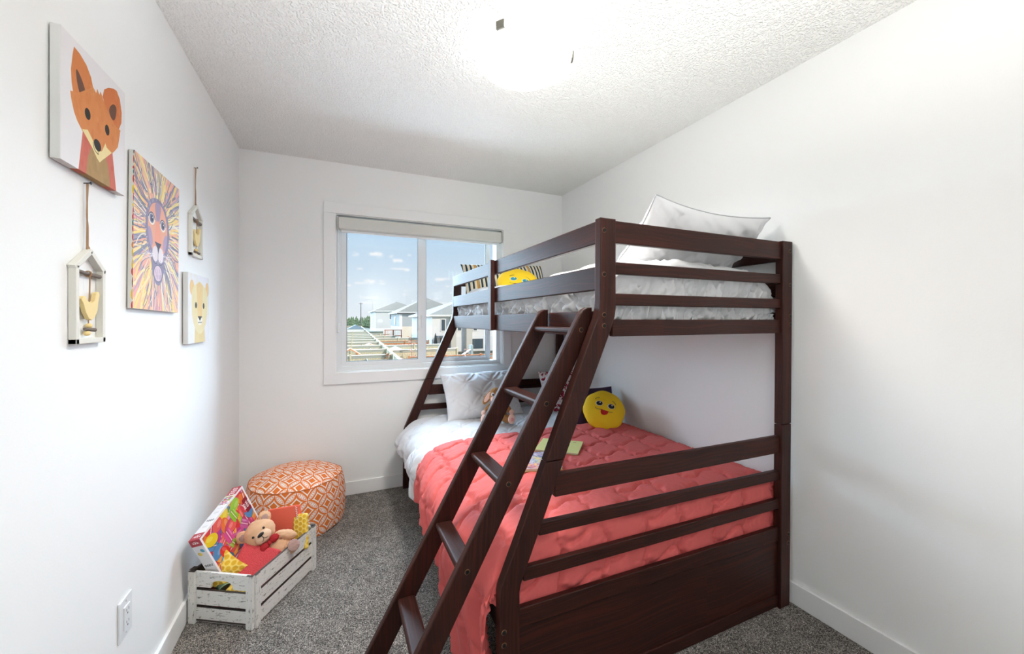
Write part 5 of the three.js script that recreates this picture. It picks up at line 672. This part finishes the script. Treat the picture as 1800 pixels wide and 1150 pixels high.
  const crown = (rad, ht, n, cone) => { const gs = []; for (let i = 0; i < n; i++) { const t = i / n, g = new THREE.IcosahedronGeometry(1, 1), p = g.attributes.position; for (let k = 0; k < p.count; k++) { const s = 1 + 0.35 * n3(p.getX(k) * 2 + i * 3, p.getY(k) * 2, p.getZ(k) * 2 + rad); p.setXYZ(k, p.getX(k) * s, p.getY(k) * s, p.getZ(k) * s); } const q = cone ? rad * (1 - t * 0.85) : rad * (0.55 + 0.3 * r()); g.scale(q, ht / n * 1.3, q); const a = r() * 6.28, o = cone ? 0.12 * rad : 0.5 * rad; g.translate(Math.cos(a) * o, ht * (0.2 + 0.8 * t), Math.sin(a) * o); g.computeVertexNormals(); gs.push(g); } return merge(gs); };
  for (let i = 0; i < 15; i++) { const pale = i < 3, D = 200 + (i * 7 % 4) * 12 + r() * 4, S = thing(pale ? 'broadleaf_tree' : 'conifer_tree', pale ? 'pale yellow green tree at the edge of the far tree row' : 'dark green conifer in the far tree row', 'tree', pale ? 'pale trees of the far row' : 'conifers of the far row'), q = gp(600 + i * 4.1 + r() * 2, D), ht = (pale ? 4.6 : 5.0) + r() * 1.8; mesh('trunk', cyl(V(0, 0, 0), V(0, ht * 0.5, 0), 0.2), std(lin(0.12, 0.09, 0.06), 0.9), S); mesh('crown', crown(pale ? 1.9 : 1.35, ht, 7, !pale), ev[pale ? 1 : 0], S); S.position.copy(q); }
  const sapling = (label, u, D, ht, rad, cols) => { const S = thing('sapling', label, 'tree'), q = gp(u, D); mesh('trunk', cyl(V(0, 0, 0), V(0, ht, 0), 0.03, 0.012, 6), std(lin(0.25, 0.15, 0.10), 0.9), S); cols.forEach(([c, y0, y1], k) => { const gs = []; for (let i = 0; i < 70; i++) { const t = r(), y = mix(y0, y1, t) * ht, a = r() * 6.28, o = rad * (1 - 0.6 * (y / ht)) * Math.sqrt(r()), s = 0.05 + r() * 0.06; const g = new THREE.PlaneGeometry(s * 1.6, s); g.rotateX(r() * 3); g.rotateY(r() * 6); g.translate(Math.cos(a) * o, y, Math.sin(a) * o); gs.push(g); } const m = mesh('foliage', merge(gs), std(c, 0.9, { side: THREE.DoubleSide }), S); m.userData = { kind: 'stuff' }; }); S.position.copy(q); };
  sapling('thin sapling with pinkish new leaves in a garden by the dividing fence', 723, 31.5, 3.1, 0.55, [[lin(0.62, 0.38, 0.30), 0.15, 1]]);
  sapling('thin sapling with brown top and bright green base by the dividing fence', 681, 27.5, 1.9, 0.42, [[lin(0.50, 0.30, 0.18), 0.35, 1], [lin(0.45, 0.55, 0.16), 0.02, 0.4]]);
  sapling('thin sapling with pale pink leaves in the white house garden', 820, 27, 2.2, 0.5, [[lin(0.72, 0.48, 0.42), 0.1, 1]]);
}
// ---------------------------------------------------------------- shadows on, hand over
scene.traverse((o) => { if (o.isMesh) { o.castShadow = true; o.receiveShadow = true; } if (o.isLight && o.shadow) o.castShadow = true; });
renderer.render(scene, camera);
